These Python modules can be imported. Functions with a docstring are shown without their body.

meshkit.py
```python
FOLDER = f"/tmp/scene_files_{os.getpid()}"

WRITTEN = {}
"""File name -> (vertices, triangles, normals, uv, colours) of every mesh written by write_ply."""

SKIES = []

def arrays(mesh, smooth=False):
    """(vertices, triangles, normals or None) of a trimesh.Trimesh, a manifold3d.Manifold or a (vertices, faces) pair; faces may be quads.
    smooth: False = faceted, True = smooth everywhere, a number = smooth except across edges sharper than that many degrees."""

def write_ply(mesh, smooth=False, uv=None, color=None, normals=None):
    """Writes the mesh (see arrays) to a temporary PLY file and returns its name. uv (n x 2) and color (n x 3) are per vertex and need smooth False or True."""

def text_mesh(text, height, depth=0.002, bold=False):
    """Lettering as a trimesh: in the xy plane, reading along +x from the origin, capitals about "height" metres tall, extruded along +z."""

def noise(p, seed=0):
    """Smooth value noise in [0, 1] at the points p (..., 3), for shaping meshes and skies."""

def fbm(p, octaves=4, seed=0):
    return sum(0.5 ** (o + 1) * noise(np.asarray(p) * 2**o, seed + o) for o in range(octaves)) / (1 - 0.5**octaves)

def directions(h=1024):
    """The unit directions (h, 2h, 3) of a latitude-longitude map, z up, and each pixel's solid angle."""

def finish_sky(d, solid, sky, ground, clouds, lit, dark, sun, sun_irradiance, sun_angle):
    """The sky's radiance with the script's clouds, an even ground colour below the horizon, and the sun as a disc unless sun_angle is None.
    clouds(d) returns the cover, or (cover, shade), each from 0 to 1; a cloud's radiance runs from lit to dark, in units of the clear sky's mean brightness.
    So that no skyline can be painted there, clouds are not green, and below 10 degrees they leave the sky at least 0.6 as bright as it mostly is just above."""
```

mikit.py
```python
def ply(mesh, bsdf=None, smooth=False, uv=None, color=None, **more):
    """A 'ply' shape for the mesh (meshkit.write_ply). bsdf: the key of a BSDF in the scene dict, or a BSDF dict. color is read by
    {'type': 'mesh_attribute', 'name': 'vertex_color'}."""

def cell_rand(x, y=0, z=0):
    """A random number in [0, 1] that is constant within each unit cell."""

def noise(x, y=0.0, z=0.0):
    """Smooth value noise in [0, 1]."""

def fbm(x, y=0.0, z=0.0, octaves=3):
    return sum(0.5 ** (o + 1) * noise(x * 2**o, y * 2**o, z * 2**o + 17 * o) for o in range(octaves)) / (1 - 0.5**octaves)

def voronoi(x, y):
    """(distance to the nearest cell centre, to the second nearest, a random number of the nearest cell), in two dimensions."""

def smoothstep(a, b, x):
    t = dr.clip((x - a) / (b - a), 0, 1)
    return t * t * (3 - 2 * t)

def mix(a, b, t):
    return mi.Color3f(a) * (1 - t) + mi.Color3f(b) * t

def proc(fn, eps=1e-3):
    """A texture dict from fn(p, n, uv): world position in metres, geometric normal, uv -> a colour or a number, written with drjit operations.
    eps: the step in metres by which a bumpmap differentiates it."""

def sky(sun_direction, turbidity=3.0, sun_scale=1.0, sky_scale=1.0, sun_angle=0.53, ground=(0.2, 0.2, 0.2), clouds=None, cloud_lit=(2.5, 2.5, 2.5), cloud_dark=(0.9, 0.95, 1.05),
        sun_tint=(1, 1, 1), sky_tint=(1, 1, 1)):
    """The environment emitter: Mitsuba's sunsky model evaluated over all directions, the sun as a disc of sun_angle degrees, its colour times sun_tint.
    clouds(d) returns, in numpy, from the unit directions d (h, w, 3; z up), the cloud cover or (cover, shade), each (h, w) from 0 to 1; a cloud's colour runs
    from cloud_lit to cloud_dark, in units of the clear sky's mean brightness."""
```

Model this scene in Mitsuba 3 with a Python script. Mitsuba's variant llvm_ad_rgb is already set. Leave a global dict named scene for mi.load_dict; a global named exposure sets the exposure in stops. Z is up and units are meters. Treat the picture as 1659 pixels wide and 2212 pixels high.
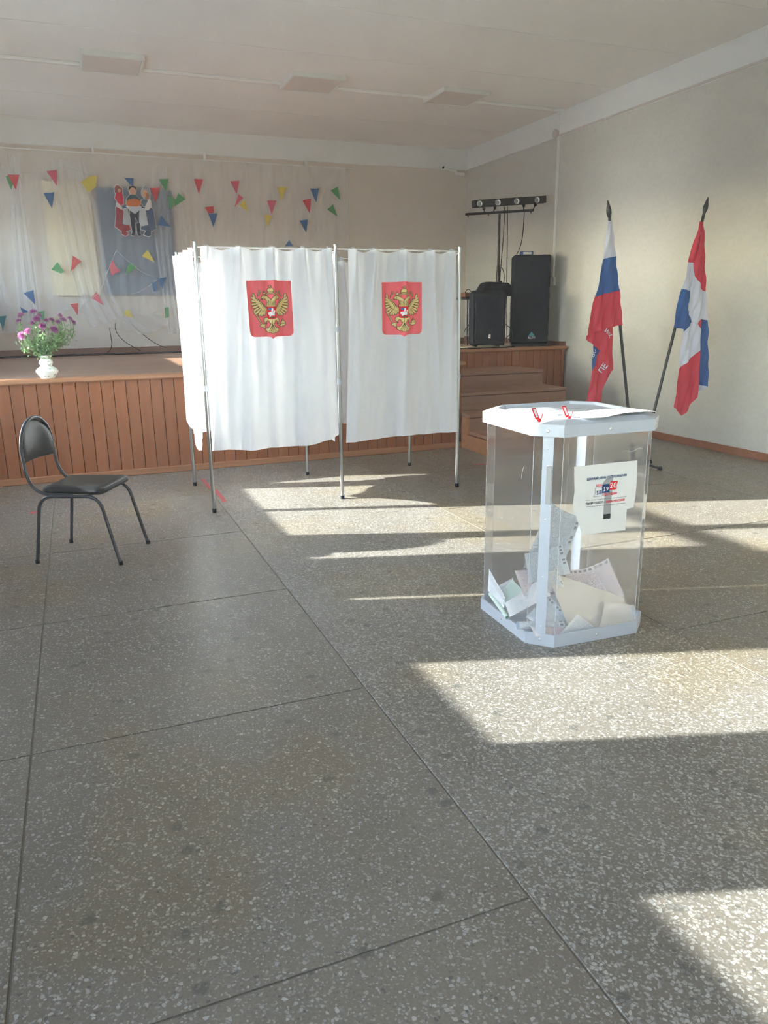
import math, random
import numpy as np, trimesh, shapely, mitsuba as mi, mikit, meshkit, drjit as dr
from shapely.geometry import Polygon, Point, LineString, box as sbox
from shapely import affinity
from shapely.ops import unary_union
from mikit import proc, ply, noise, fbm, voronoi, cell_rand, smoothstep, mix

T = mi.ScalarTransform4f
rng = np.random.default_rng(7)
random.seed(7)
scene, labels = {}, {}

# ---------------------------------------------------------------- camera, sun, sky, exposure
W, H, FOC = 1659, 2212, 1633.0
EYE = np.array([0, 0, 1.5])
yaw, pitch, roll = map(math.radians, (21.58, 14.93, 0.765))
FWD = np.array([math.sin(yaw) * math.cos(pitch), math.cos(yaw) * math.cos(pitch), -math.sin(pitch)])
_r = np.array([math.cos(yaw), -math.sin(yaw), 0])
_d = np.cross(FWD, _r)
RIGHT, DOWN = _r * math.cos(roll) + _d * math.sin(roll), -_r * math.sin(roll) + _d * math.cos(roll)
scene['camera'] = {'type': 'perspective', 'fov': math.degrees(2 * math.atan(W / 2 / FOC)), 'fov_axis': 'x', 'near_clip': 0.05, 'far_clip': 200.0,
                   'to_world': T().look_at(origin=EYE.tolist(), target=(EYE + FWD).tolist(), up=(-DOWN).tolist())}
SUN = (-1.0, 0.328, 0.363)
scene['sky'] = mikit.sky(SUN, turbidity=3.0, sun_scale=0.92, sky_scale=2.2, ground=(0.35, 0.35, 0.35), sun_tint=(0.70, 1.0, 1.72), sky_tint=(1.0, 1.0, 1.04))
exposure = 5.2


def at(px, py, Y):
    """The point of the upright plane y = Y that the photograph shows at this pixel (used for measuring)."""
    d = (px - W / 2) / FOC * RIGHT + (py - H / 2) / FOC * DOWN + FWD
    return EYE + d * (Y / d[1])


def S(r, g, b):
    c = np.array([r, g, b]) / 255.0
    return [float(x) for x in np.where(c < 0.04045, c / 12.92, ((c + 0.055) / 1.055) ** 2.4)]


# ---------------------------------------------------------------- helpers
def num(name):
    k, n = name, 0
    while k in scene or k in labels or any(q.startswith(k + '__') for q in scene):
        n += 1
        k = f'{name}_{n:03d}'
    return k


COUNT = {}


def fresh(name):
    n = COUNT.get(name, -1) + 1
    COUNT[name] = n
    return name if n == 0 else f'{name}_{n:03d}'


def thing(name, label, cat, group=None):
    k = fresh(name)
    labels[k] = {'label': label, 'category': cat}
    if group: labels[k]['group'] = group
    return k


def struct(name, mesh, m, smooth=False, label=None, parent=None):
    k = fresh(name)
    scene[k] = ply(mesh, m, smooth)
    labels[k] = {'kind': 'structure'}
    if label: labels[k]['label'] = label
    return k


def part(parent, name, mesh, m, smooth=False, label=None, uv=None, kind=None):
    k = fresh(parent + '__' + name)
    scene[k] = ply(mesh, m, smooth, uv=uv)
    if label or kind:
        labels[k] = {a: b for a, b in (('label', label), ('kind', kind)) if b}
    return k


def one(name, mesh, m, label, cat, group=None, smooth=False, uv=None):
    k = thing(name, label, cat, group)
    scene[k] = ply(mesh, m, smooth, uv=uv)
    return k


def join(*ms):
    return trimesh.util.concatenate([m for m in ms if m is not None])


def bx(x0, x1, y0, y1, z0, z1, b=0.0):
    if b <= 0:
        m = trimesh.creation.box(extents=(x1 - x0, y1 - y0, z1 - z0))
        m.apply_translation(((x0 + x1) / 2, (y0 + y1) / 2, (z0 + z1) / 2))
        return m
    p = []
    for x, sx in ((x0, 1), (x1, -1)):
        for y, sy in ((y0, 1), (y1, -1)):
            for z, sz in ((z0, 1), (z1, -1)):
                p += [(x, y + sy * b, z + sz * b), (x + sx * b, y, z + sz * b), (x + sx * b, y + sy * b, z)]
    return trimesh.convex.convex_hull(np.array(p))


def tube(pts, r, n=8):
    p = np.asarray(pts, float)
    r = np.broadcast_to(r, (len(p),)).astype(float)
    t = np.gradient(p, axis=0)
    t /= np.linalg.norm(t, axis=1)[:, None] + 1e-12
    a = np.cross(t[0], [0, 0, 1.0])
    if np.linalg.norm(a) < 1e-3: a = np.cross(t[0], [1.0, 0, 0])
    a /= np.linalg.norm(a)
    ang = np.arange(n) * 2 * np.pi / n
    rings = []
    for i in range(len(p)):
        a = a - t[i] * (a @ t[i])
        a /= np.linalg.norm(a)
        b = np.cross(t[i], a)
        rings.append(p[i] + r[i] * (np.cos(ang)[:, None] * a + np.sin(ang)[:, None] * b))
    v = np.vstack(rings + [p[:1], p[-1:]])
    f, L = [], len(p)
    for i in range(L - 1):
        for j in range(n):
            k = (j + 1) % n
            f += [(i * n + j, i * n + k, (i + 1) * n + k), (i * n + j, (i + 1) * n + k, (i + 1) * n + j)]
    for j in range(n):
        k = (j + 1) % n
        f += [(L * n, k, j), (L * n + 1, (L - 1) * n + j, (L - 1) * n + k)]
    return trimesh.Trimesh(v, f, process=False)


def spline(pts, n=24):
    from scipy.interpolate import CubicSpline
    p = np.asarray(pts, float)
    s = np.r_[0, np.cumsum(np.linalg.norm(np.diff(p, axis=0), axis=1))]
    return CubicSpline(s, p)(np.linspace(0, s[-1], n))


def fillet(pts, rad, n=6):
    """A polyline with its inner corners rounded."""
    p = [np.asarray(q, float) for q in pts]
    out = [p[0]]
    for a, b, c in zip(p, p[1:], p[2:]):
        u, v = a - b, c - b
        lu, lv = np.linalg.norm(u), np.linalg.norm(v)
        r = min(rad, lu * .49, lv * .49)
        q0, q1 = b + u / lu * r, b + v / lv * r
        for t in np.linspace(0, 1, n):
            out.append((1 - t) ** 2 * q0 + 2 * t * (1 - t) * b + t * t * q1)
    return np.array(out + [p[-1]])


def lathe(profile, n=28, at_=(0, 0, 0)):
    m = trimesh.creation.revolve(np.array(profile, float), sections=n)
    m.apply_translation(at_)
    return m


def dome(c, r, axis=(0, -1, 0), flat=.6):
    m = trimesh.creation.icosphere(1, r)
    m.vertices *= [1, 1, flat]
    m.apply_transform(trimesh.geometry.align_vectors([0, 0, 1], axis))
    m.apply_translation(c)
    return m


def sheet(fn, nu, nv, thick=0.0):
    """A sheet from fn(u, v) -> points, u and v from 0 to 1; with thick a closed slab. Returns the mesh and its uv."""
    u, v = np.meshgrid(np.linspace(0, 1, nu), np.linspace(0, 1, nv), indexing='ij')
    p = np.asarray(fn(u, v)).reshape(-1, 3)
    i, j = np.meshgrid(np.arange(nu - 1), np.arange(nv - 1), indexing='ij')
    a = (i * nv + j).ravel()
    f = np.vstack([np.stack([a, a + nv, a + nv + 1], 1), np.stack([a, a + nv + 1, a + 1], 1)])
    uv = np.stack([u.ravel(), v.ravel()], 1)
    if thick:
        g = p.reshape(nu, nv, 3)
        n = np.cross(np.gradient(g, axis=0), np.gradient(g, axis=1)).reshape(-1, 3)
        n /= np.linalg.norm(n, axis=1)[:, None] + 1e-12
        rim = np.r_[np.arange(nv - 1), (np.arange(nu - 1)) * nv + nv - 1, (nu - 1) * nv + np.arange(nv - 1, 0, -1), np.arange(nu - 1, 0, -1) * nv]
        N = len(p)
        nx = np.roll(rim, -1)
        f = np.vstack([f, f[:, ::-1] + N, np.stack([rim, rim + N, nx + N], 1), np.stack([rim, nx + N, nx], 1)])
        p = np.vstack([p + n * thick / 2, p - n * thick / 2])
        uv = np.vstack([uv, uv])
    return trimesh.Trimesh(p, f, process=False), uv


def prism(poly, h):
    gs = [g for g in getattr(poly, 'geoms', [poly]) if g.area > 1e-9]
    return join(*[trimesh.creation.extrude_polygon(g, h, engine='earcut') for g in gs])


def upright(poly, Y, t, fine=None, f=None):
    """A polygon in (x, z) as a plate from y = Y to y = Y + t; f(x, z) shifts y."""
    m = prism(poly, t)
    if fine:
        v, fc = trimesh.remesh.subdivide_to_size(m.vertices, m.faces, fine, max_iter=14)
        m = trimesh.Trimesh(v, fc)
    v = m.vertices
    y = Y + v[:, 2] + (f(v[:, 0], v[:, 1]) if f else 0)
    return trimesh.Trimesh(np.stack([v[:, 0], y, v[:, 1]], 1), m.faces[:, ::-1], process=False)


def pxpoly(pts, Y, sc=1.0, ox=0.0, oy=0.0):
    q = [at(x / sc + ox, y / sc + oy, Y) for x, y in pts]
    return Polygon([(a[0], a[2]) for a in q]).buffer(0)


def side(poly, X, t):
    """A polygon in (y, z) as a plate from x = X to x = X + t."""
    m = prism(poly, t)
    v = m.vertices
    return trimesh.Trimesh(np.stack([X + v[:, 2], v[:, 0], v[:, 1]], 1), m.faces, process=False)


def lettering(text, x0, z0, width, Y, depth=.0006, bold=True):
    m = meshkit.text_mesh(text, 1.0, 0.01, bold)
    s = width / (m.bounds[1][0] - m.bounds[0][0])
    v = m.vertices.copy()
    v[:, 0] -= m.bounds[0][0]
    return trimesh.Trimesh(np.stack([x0 + v[:, 0] * s, Y - v[:, 2] / .01 * depth, z0 + v[:, 1] * s], 1), m.faces, process=False)


# ---------------------------------------------------------------- materials
def mat(key, color, rough=.6, spec=.3, metal=0.0, **more):
    scene[key] = {'type': 'twosided', 'bsdf': {'type': 'principled', 'base_color': color if isinstance(color, dict) else {'type': 'rgb', 'value': color},
                                               'roughness': rough, 'specular': spec, 'metallic': metal, **more}}
    return key


def cloth(key, color, trans, rough=.8):
    scene[key] = {'type': 'principledthin', 'base_color': color if isinstance(color, dict) else {'type': 'rgb', 'value': color}, 'roughness': rough, 'diff_trans': trans, 'specular': .1} if False else \
        {'type': 'principledthin', 'base_color': color if isinstance(color, dict) else {'type': 'rgb', 'value': color}, 'roughness': rough, 'diff_trans': trans}
    return key


def terrazzo(s1, frac1, lo, hi, s2, frac2):
    def fn(p, n, uv):
        x, y = p.x, p.y
        wx, wy = x + .006 * noise(x * 60, y * 60, 3), y + .006 * noise(x * 60, y * 60, 9)
        base = mix(lo, hi, fbm(x * 1.7, y * 1.7, 2.0) * .8 + .4 * noise(x * 240, y * 240) - .1)
        d1, d2, w = voronoi(wx * s2, wy * s2)
        c = mix((.12, .115, .105), (.34, .325, .30), w / frac2)
        col = mix(base, c, smoothstep(.06, .16, d2 - d1) * dr.select(w < frac2, 1.0, 0.0) * .8)
        d1, d2, w = voronoi(wx * s1, wy * s1 + 40)
        dens = .35 + 1.3 * fbm(x * 6, y * 6, 11.0)
        t = cell_rand(w * 9973, 5)
        c = mix((.24, .228, .205), (.43, .418, .392), t)
        c = mix(c, (.10, .10, .095), dr.select(t < .10, 1.0, 0.0))
        col = mix(col, c, smoothstep(.08, .2, d2 - d1) * dr.select((w < frac1 * dens) & (d1 < .28 + .5 * cell_rand(w * 7919, 3)), 1.0, 0.0) * .8)
        d1, d2, w = voronoi(wx * 7, wy * 7)
        k = dr.select(w < .16, 1.0, 0.0) * smoothstep(.22, .12, d1 + .1 * noise(x * 70, y * 70))
        col = mix(col, (.085, .085, .078), k * .62)
        col = mix(col, col * mi.Color3f(1.05, .97, .80), smoothstep(.5, .75, fbm(x * 2.3 + 9, y * 2.3, 1.0)) * .7)
        return col * (.86 + .28 * fbm(x * .8 + 5, y * .8, 7.0))
    return fn


mat('mat_slab_fine', proc(terrazzo(98, .15, (.140, .121, .094), (.208, .184, .150), 190, .30)), .38, .45)
mat('mat_slab_coarse', proc(terrazzo(92, .36, (.142, .125, .102), (.210, .188, .157), 180, .40)), .38, .45)
mat('mat_joint', S(112, 105, 95), .9)
mat('mat_wall_cream', proc(lambda p, n, uv: mix(S(198, 195, 185), S(206, 203, 194), fbm(p.x * 1.3 + p.y * 1.3, p.z * 1.3, 1.0)) * (.97 + .06 * noise(p.x * 30, p.y * 30, p.z * 30))), .6, .2)
mat('mat_wall_back', proc(lambda p, n, uv: mix(S(208, 199, 186), S(216, 207, 195), fbm(p.x * 1.5, p.z * 1.5, 4.0))), .7, .2)
mat('mat_ceiling', proc(lambda p, n, uv: mix(S(208, 205, 200), S(217, 214, 209), fbm(p.x * .9, p.y * .9, 4.0))), .9, .1)
mat('mat_beam', S(222, 222, 218), .8, .1)
mat('mat_white_plastic', S(184, 190, 199), .45, .4)
mat('mat_lamp_frame', S(208, 208, 202), .5, .3)
mat('mat_lamp_diffuser', S(202, 194, 187), .5, .3)


def painted_wood(lo, hi, along):
    def fn(p, n, uv):
        a = (p.x, p.y, p.z)
        g = fbm(a[0] * (1.5 if along == 0 else 22), a[1] * 22, a[2] * (1.5 if along == 2 else 22))
        return mix(lo, hi, g)
    return proc(fn)


for i, d in enumerate((0.95, 1.0, 1.06)):
    mat(f'mat_board_{i}', painted_wood([c * d for c in S(134, 77, 43)], [c * d for c in S(150, 91, 55)], 2), .38, .4)
mat('mat_nosing', painted_wood(S(152, 104, 72), S(168, 118, 84), 0), .28, .5)
mat('mat_stage_floor', painted_wood(S(142, 108, 86), S(156, 122, 100), 0), .4, .4)
mat('mat_step', painted_wood(S(138, 102, 82), S(152, 114, 94), 0), .4, .4)
mat('mat_gap', S(52, 34, 24), .9)
mat('mat_baseboard', painted_wood(S(142, 92, 66), S(156, 104, 76), 0), .45, .3)
mat('mat_stage_baseboard', S(128, 88, 72), .5)
mat('mat_black_plastic', S(26, 30, 38), .6, .15)
mat('mat_grille', proc(lambda p, n, uv: mix(S(22, 26, 34), S(38, 43, 54), dr.select((dr.abs(p.x * 130 - dr.floor(p.x * 130) - .5) < .3) & (dr.abs(p.z * 130 - dr.floor(p.z * 130) - .5) < .3), 0.0, 1.0))), .7, .12)
mat('mat_black_metal', S(30, 30, 32), .4, .5)
mat('mat_cable', S(28, 27, 27), .6)
mat('mat_leather', proc(lambda p, n, uv: mix(S(26, 27, 29), S(36, 37, 39), noise(p.x * 300, p.y * 300, p.z * 300))), .36, .25)
mat('mat_chair_tube', S(50, 55, 62), .25, .6)
mat('mat_chrome', (.42, .43, .43), .24, .5, 1.0)
scene['mat_aluminium'] = {'type': 'roughconductor', 'material': 'Al', 'alpha': .25}
cloth('mat_booth_cloth', (.81, .825, .855), .88)
mat('mat_red_print', S(242, 112, 120), .7, .1)
mat('mat_gold_print', S(226, 204, 140), .7, .1)
mat('mat_dark_print', S(104, 78, 50), .8, .1)
mat('mat_white_print', S(232, 228, 228), .8, .1)
mat('mat_blue_print', S(84, 104, 150), .8, .1)
mat('mat_navy_print', S(44, 62, 104), .8, .1)
mat('mat_grey_print', S(164, 164, 164), .8, .1)
mat('mat_black_print', S(60, 60, 62), .8, .1)
mat('mat_signal_red', S(214, 50, 58), .8, .1)
mat('mat_paper', S(228, 228, 224), .8, .1)
scene['mat_glass'] = {'type': 'thindielectric', 'int_ior': 1.5}
scene['mat_acrylic'] = {'type': 'thindielectric', 'int_ior': 1.49}
scene['mat_dust'] = {'type': 'mask', 'opacity': {'type': 'rgb', 'value': .09}, 'bsdf': {'type': 'twosided', 'bsdf': {'type': 'diffuse', 'reflectance': {'type': 'rgb', 'value': [.72, .74, .77]}}}}
scene['mat_tulle'] = {'type': 'mask', 'opacity': {'type': 'rgb', 'value': .16}, 'bsdf': {'type': 'twosided', 'bsdf': {'type': 'diffuse', 'reflectance': {'type': 'rgb', 'value': [.72, .72, .74]}}}}
scene['mat_tulle_dense'] = {'type': 'mask', 'opacity': {'type': 'rgb', 'value': .22}, 'bsdf': {'type': 'twosided', 'bsdf': {'type': 'diffuse', 'reflectance': {'type': 'rgb', 'value': [.74, .75, .78]}}}}
PEN = {'red': S(196, 84, 88), 'pink': S(206, 104, 120), 'yellow': S(206, 190, 94), 'green': S(92, 152, 104), 'blue': S(72, 108, 150), 'teal': S(56, 124, 132)}
for k, c in PEN.items(): mat('mat_pennant_' + k, c, .8, .1)

# ---------------------------------------------------------------- room shell
XL, XR, YF, YB, ZC = -1.37, 6.26, -5.2, 11.93, 3.99
struct('floor', bx(XL - .4, XR + .2, YF - .2, 7.6, -.12, -.004), 'mat_joint', label='grey terrazzo floor of large slabs')


def slab(x0, x1, y0, y1, m):
    part('floor', 'slab', bx(x0 + .003, x1 - .003, y0 + .003, y1 - .003, -.03, 0, .0018), m)


for x0, x1, y0 in ((XL - .02, -.30, 1.41), (-.30, .957, 1.41), (2.515, 5.0, 2.61)):
    ys = [y0 + 1.25 * k for k in range(-5, 6)]
    ys = [YF] + [y for y in ys if YF + .3 < y < 7.2] + [7.5]
    for a, b in zip(ys, ys[1:]): slab(x0, x1, a, b, 'mat_slab_fine')
slab(.957, 2.515, YF, 7.5, 'mat_slab_coarse')
slab(5.0, XR - .0, YF, 8.9, 'mat_slab_coarse')
slab(2.515, 5.0, 7.5, 8.9, 'mat_slab_fine')

struct('ceiling', bx(XL - .4, XR + .2, YF - .2, YB + .3, ZC + .03, ZC + .2), 'mat_ceiling', label='whitewashed ceiling of long concrete panels')
ys = [8.12 + 1.2 * k for k in range(-11, 4)]
ys = [YF - .1] + [y for y in ys if YF < y < YB - .2] + [YB + .1]
for a, b in zip(ys, ys[1:]):
    part('ceiling', 'panel', bx(XL - .3, XR + .1, a + .002, b - .002, ZC, ZC + .05, .006), 'mat_ceiling')
struct('wall_back', bx(XL - .4, XR + .2, YB, YB + .2, 0, ZC + .1), 'mat_wall_back', label='cream painted wall behind the stage')
struct('wall_right', bx(XR, XR + .2, YF - .2, YB + .2, -.1, ZC + .1), 'mat_wall_cream', label='cream painted wall behind the flags')
struct('wall_front', bx(XL - .4, XR + .2, YF - .2, YF, -.1, ZC + .1), 'mat_wall_cream')
struct('trim_1', bx(XL, XR, 11.88, YB + .05, 3.685, ZC + .02, .004), 'mat_beam', label='white beam along the top of the back wall')
struct('trim_2', bx(6.23, XR + .05, YF, 11.885, 3.69, ZC + .02, .004), 'mat_beam', label='white beam along the top of the right wall')
struct('baseboard_right', bx(6.238, XR + .01, YF, 8.9, 0, .078, .004), 'mat_baseboard', label='brown baseboard under the right wall')
struct('baseboard_back', bx(XL, XR, 11.905, YB + .01, .93, 1.03, .004), 'mat_stage_baseboard', label='brown baseboard behind the stage floor')
struct('baseboard_stage', bx(6.235, XR + .01, 8.95, 11.9, .93, 1.055, .004), 'mat_stage_baseboard')

# left wall with its windows; a sun ray through the wall plane at (y, h) lies in the upright plane s = y - .443 (see SUN)
WX = XL
openings = [(-4.4, -2.2, .944, 3.3), (-1.6, .55, .944, 3.3), (1.35, 3.75, .944, 2.86), (3.80, 7.91, .944, 2.825), (9.45, 11.3, 1.82, 2.86)]
holes = [sbox(a, c, b, d) for a, b, c, d in openings]
wall = sbox(YF - .2, -.1, YB + .2, ZC + .1)
for h in holes: wall = wall.difference(h)
struct('wall_left', side(wall, WX - .36, .36), 'mat_wall_cream')
bars = {3: (6.488, 6.551), }
for i, (y0, y1, z0, z1) in enumerate(openings):
    fr = sbox(y0, z0, y1, z1)
    inner = sbox(y0 + .03, z0 - .01, y1 - .03, z1 - .06)
    vs = [] if i == 4 else [(6.530, 6.592), (7.385, 7.555)] if i == 3 else [((y0 + y1) / 2 - .03, (y0 + y1) / 2 + .03)]
    solid = fr.difference(inner)
    for a, b in vs: solid = solid.union(sbox(a, z0, b, z1))
    if z0 < 1: solid = solid.union(sbox(y0, 1.875, y1, 1.96))
    k = struct(f'window_{i + 1}', side(solid, -1.53, .06), 'mat_white_plastic')
    part(k, 'pane', trimesh.Trimesh([(-1.50, y0, z0), (-1.50, y1, z0), (-1.50, y1, z1), (-1.50, y0, z1)], [[0, 1, 2], [0, 2, 3]], process=False), 'mat_glass')
    part(k, 'sill', bx(WX - .30, WX + .02, y0, y1, z0 - .03, z0, .004), 'mat_white_plastic')

# curtains on those windows, shaped so that the sun between them falls as the photograph shows
mat('mat_window_curtain', S(206, 196, 178), .9, .1)
CX = WX + .05
SH = .328 * -CX


def window_curtain(pts, label):
    poly = Polygon([(s + SH, h) for s, h in pts]).buffer(0)
    m = side(poly, CX, .006)
    one('window_curtain', m, 'mat_window_curtain', label, 'curtain')


def hx(X): return (X - CX) * .363


window_curtain([(1.70, .05), (2.49, .05), (2.49, 3.4), (1.70, 3.4)], 'beige window curtain on the left wall, nearest the camera')
window_curtain([(3.22, .05), (4.005, .05), (4.005, 2.25), (4.1, 2.25), (4.1, 2.46), (3.62, 2.46), (3.62, 2.27), (3.86, 2.27), (3.86, 2.10), (3.26, 2.10), (3.26, 2.24), (3.22, 2.24)], 'beige window curtain on the left wall opposite the ballot box')
window_curtain([(3.22, 2.50), (4.15, 2.50), (4.15, 3.4), (3.22, 3.4)], 'short beige valance above the window opposite the ballot box')
window_curtain([(4.03, .05), (4.75, .05), (4.76, hx(1.25)), (4.78, hx(2.1)), (4.775, 1.88), (4.62, 1.90), (4.62, 3.4), (4.2, 3.4), (4.2, 2.5), (4.12, 2.2), (4.03, 2.2)], 'beige window curtain on the left wall before the booth')
window_curtain([(4.90, .05), (4.918, hx(1.28)), (5.02, hx(1.6)), (5.10, hx(1.94)), (5.13, hx(2.5)), (5.147, hx(4.35)), (5.15, 3.4), (5.26, 3.4), (5.266, hx(4.4)), (5.284, hx(2.25)), (5.30, hx(1.95)), (5.335, hx(1.23)), (5.34, .05)], 'narrow gathered beige curtain on the left wall opposite the booth')

# ---------------------------------------------------------------- stage
ST = .95
stage = thing('stage', 'orange-brown wooden stage clad in upright boards along the back wall', 'stage')
part(stage, 'body', join(bx(XL + .012, 3.88, 7.537, YB - .012, 0, ST - .055), bx(3.90, XR - .012, 8.945, YB - .012, 0, .878)), 'mat_gap')
for i in range(49):
    x0 = XL + .022 + .109 * i
    if x0 > 3.85: break
    x1 = min(x0 + .109, 3.92)
    part(stage, 'board', bx(x0 + .0022, x1 - .0022, 7.50, 7.535, .055, .905, .004), f'mat_board_{(i * 7 + i // 3) % 3}')
part(stage, 'base_strip', bx(XL + .012, 3.92, 7.482, 7.54, 0, .062, .006), 'mat_nosing')
part(stage, 'nosing', bx(XL + .012, 3.935, 7.452, 7.66, .904, ST, .012), 'mat_nosing')
ys = [7.662 + .71 * k for k in range(6)] + [YB - .01]
for a, b in zip(ys, ys[1:]):
    part(stage, 'floor_plank', bx(XL + .012, 3.92, a + .004, b - .004, ST - .03, ST - .002 - .02 * (a - 7.6) / 4.3, .003), 'mat_stage_floor')
part(stage, 'floor_plank', bx(3.92, XR - .01, 10.1, YB - .01, .88, .93, .003), 'mat_stage_floor')
part(stage, 'podium_top', bx(3.92, XR - .035, 8.94, 10.1, .93, 1.0, .004), 'mat_stage_floor')
part(stage, 'podium_nosing', bx(3.92, XR - .03, 8.858, 8.99, .955, 1.0, .012), 'mat_nosing')
for i in range(21):
    x0 = 3.94 + .111 * i
    if x0 > XR - .06: break
    x1 = min(x0 + .111, XR - .045)
    part(stage, 'podium_board', bx(x0 + .0022, x1 - .0022, 8.90, 8.94, .0, .958, .004), f'mat_board_{(i * 5 + i // 2) % 3}')
part(stage, 'side_wall', bx(3.88, 3.92, 7.53, 8.93, 0, .92, .003), 'mat_board_1')

stairs = thing('stage_stairs', 'brown wooden staircase of four wide steps leading up to the stage', 'stairs')
for z, y0, y1, x1 in ((.2, 6.87, 7.36, 5.30), (.385, 7.33, 7.70, 5.38), (.585, 7.66, 8.22, 5.40), (.765, 8.17, 8.90, 5.40)):
    b = part(stairs, 'step', bx(3.925, x1 - .02, y0 + .02, y1, 0 if y0 < 7 else z - .26, z - .045), 'mat_step')
    part(stairs, 'tread', bx(3.922, x1, y0 - .012, y1, z - .036, z, .006), 'mat_step')
    part(stairs, 'riser', bx(3.925, x1 - .005, y0 + .004, y0 + .03, max(0, z - .215), z - .041, .003), 'mat_step')
part(stairs, 'side_panel', bx(3.905, 3.93, 6.87, 7.49, 0, .16, .004), 'mat_nosing')
part(stairs, 'side_panel', bx(3.905, 3.93, 7.33, 7.49, .16, .35, .004), 'mat_nosing')

# ---------------------------------------------------------------- ceiling lamps, conduits
for (cx, lab) in ((.648, 'square ceiling lamp panel, nearest the left wall and left of the blue board'), (2.77, 'square ceiling lamp panel, middle one of the row above the booth'),
                  (4.57, 'square ceiling lamp panel, nearest the right wall')):
    k = thing('ceiling_lamp', lab, 'ceiling lamp', 'square ceiling lamp panels')
    y0, y1, x0, x1 = 8.72, 9.31, cx - .3, cx + .3
    fr = sbox(x0, y0, x1, y1).difference(sbox(x0 + .022, y0 + .022, x1 - .022, y1 - .022))
    m = prism(fr, .05)
    m.apply_translation((0, 0, ZC - .05))
    part(k, 'frame', m, 'mat_lamp_frame')
    part(k, 'diffuser', bx(x0 + .022, x1 - .022, y0 + .022, y1 - .022, ZC - .044, ZC, .002), 'mat_lamp_diffuser')
for a, b, lab in ((XL, .348, 'from the left wall to the first lamp'), (.948, 2.47, 'between the first and second lamps'), (3.07, 4.27, 'between the second and third lamps'), (4.87, 6.22, 'from the third lamp to the right wall')):
    one('cable_duct', bx(a, b, 9.16, 9.20, ZC - .022, ZC, .004), 'mat_beam', 'thin white cable duct on the ceiling ' + lab, 'cable duct')
k = thing('conduit', 'white cable conduit running down the right wall beside the speakers', 'conduit')
part(k, 'pipe', bx(6.232, 6.262, 9.285, 9.325, 1.9, 3.70, .006), 'mat_beam')
part(k, 'pipe', bx(6.208, 6.232, 9.285, 9.325, 3.74, ZC, .005), 'mat_beam')
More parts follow.
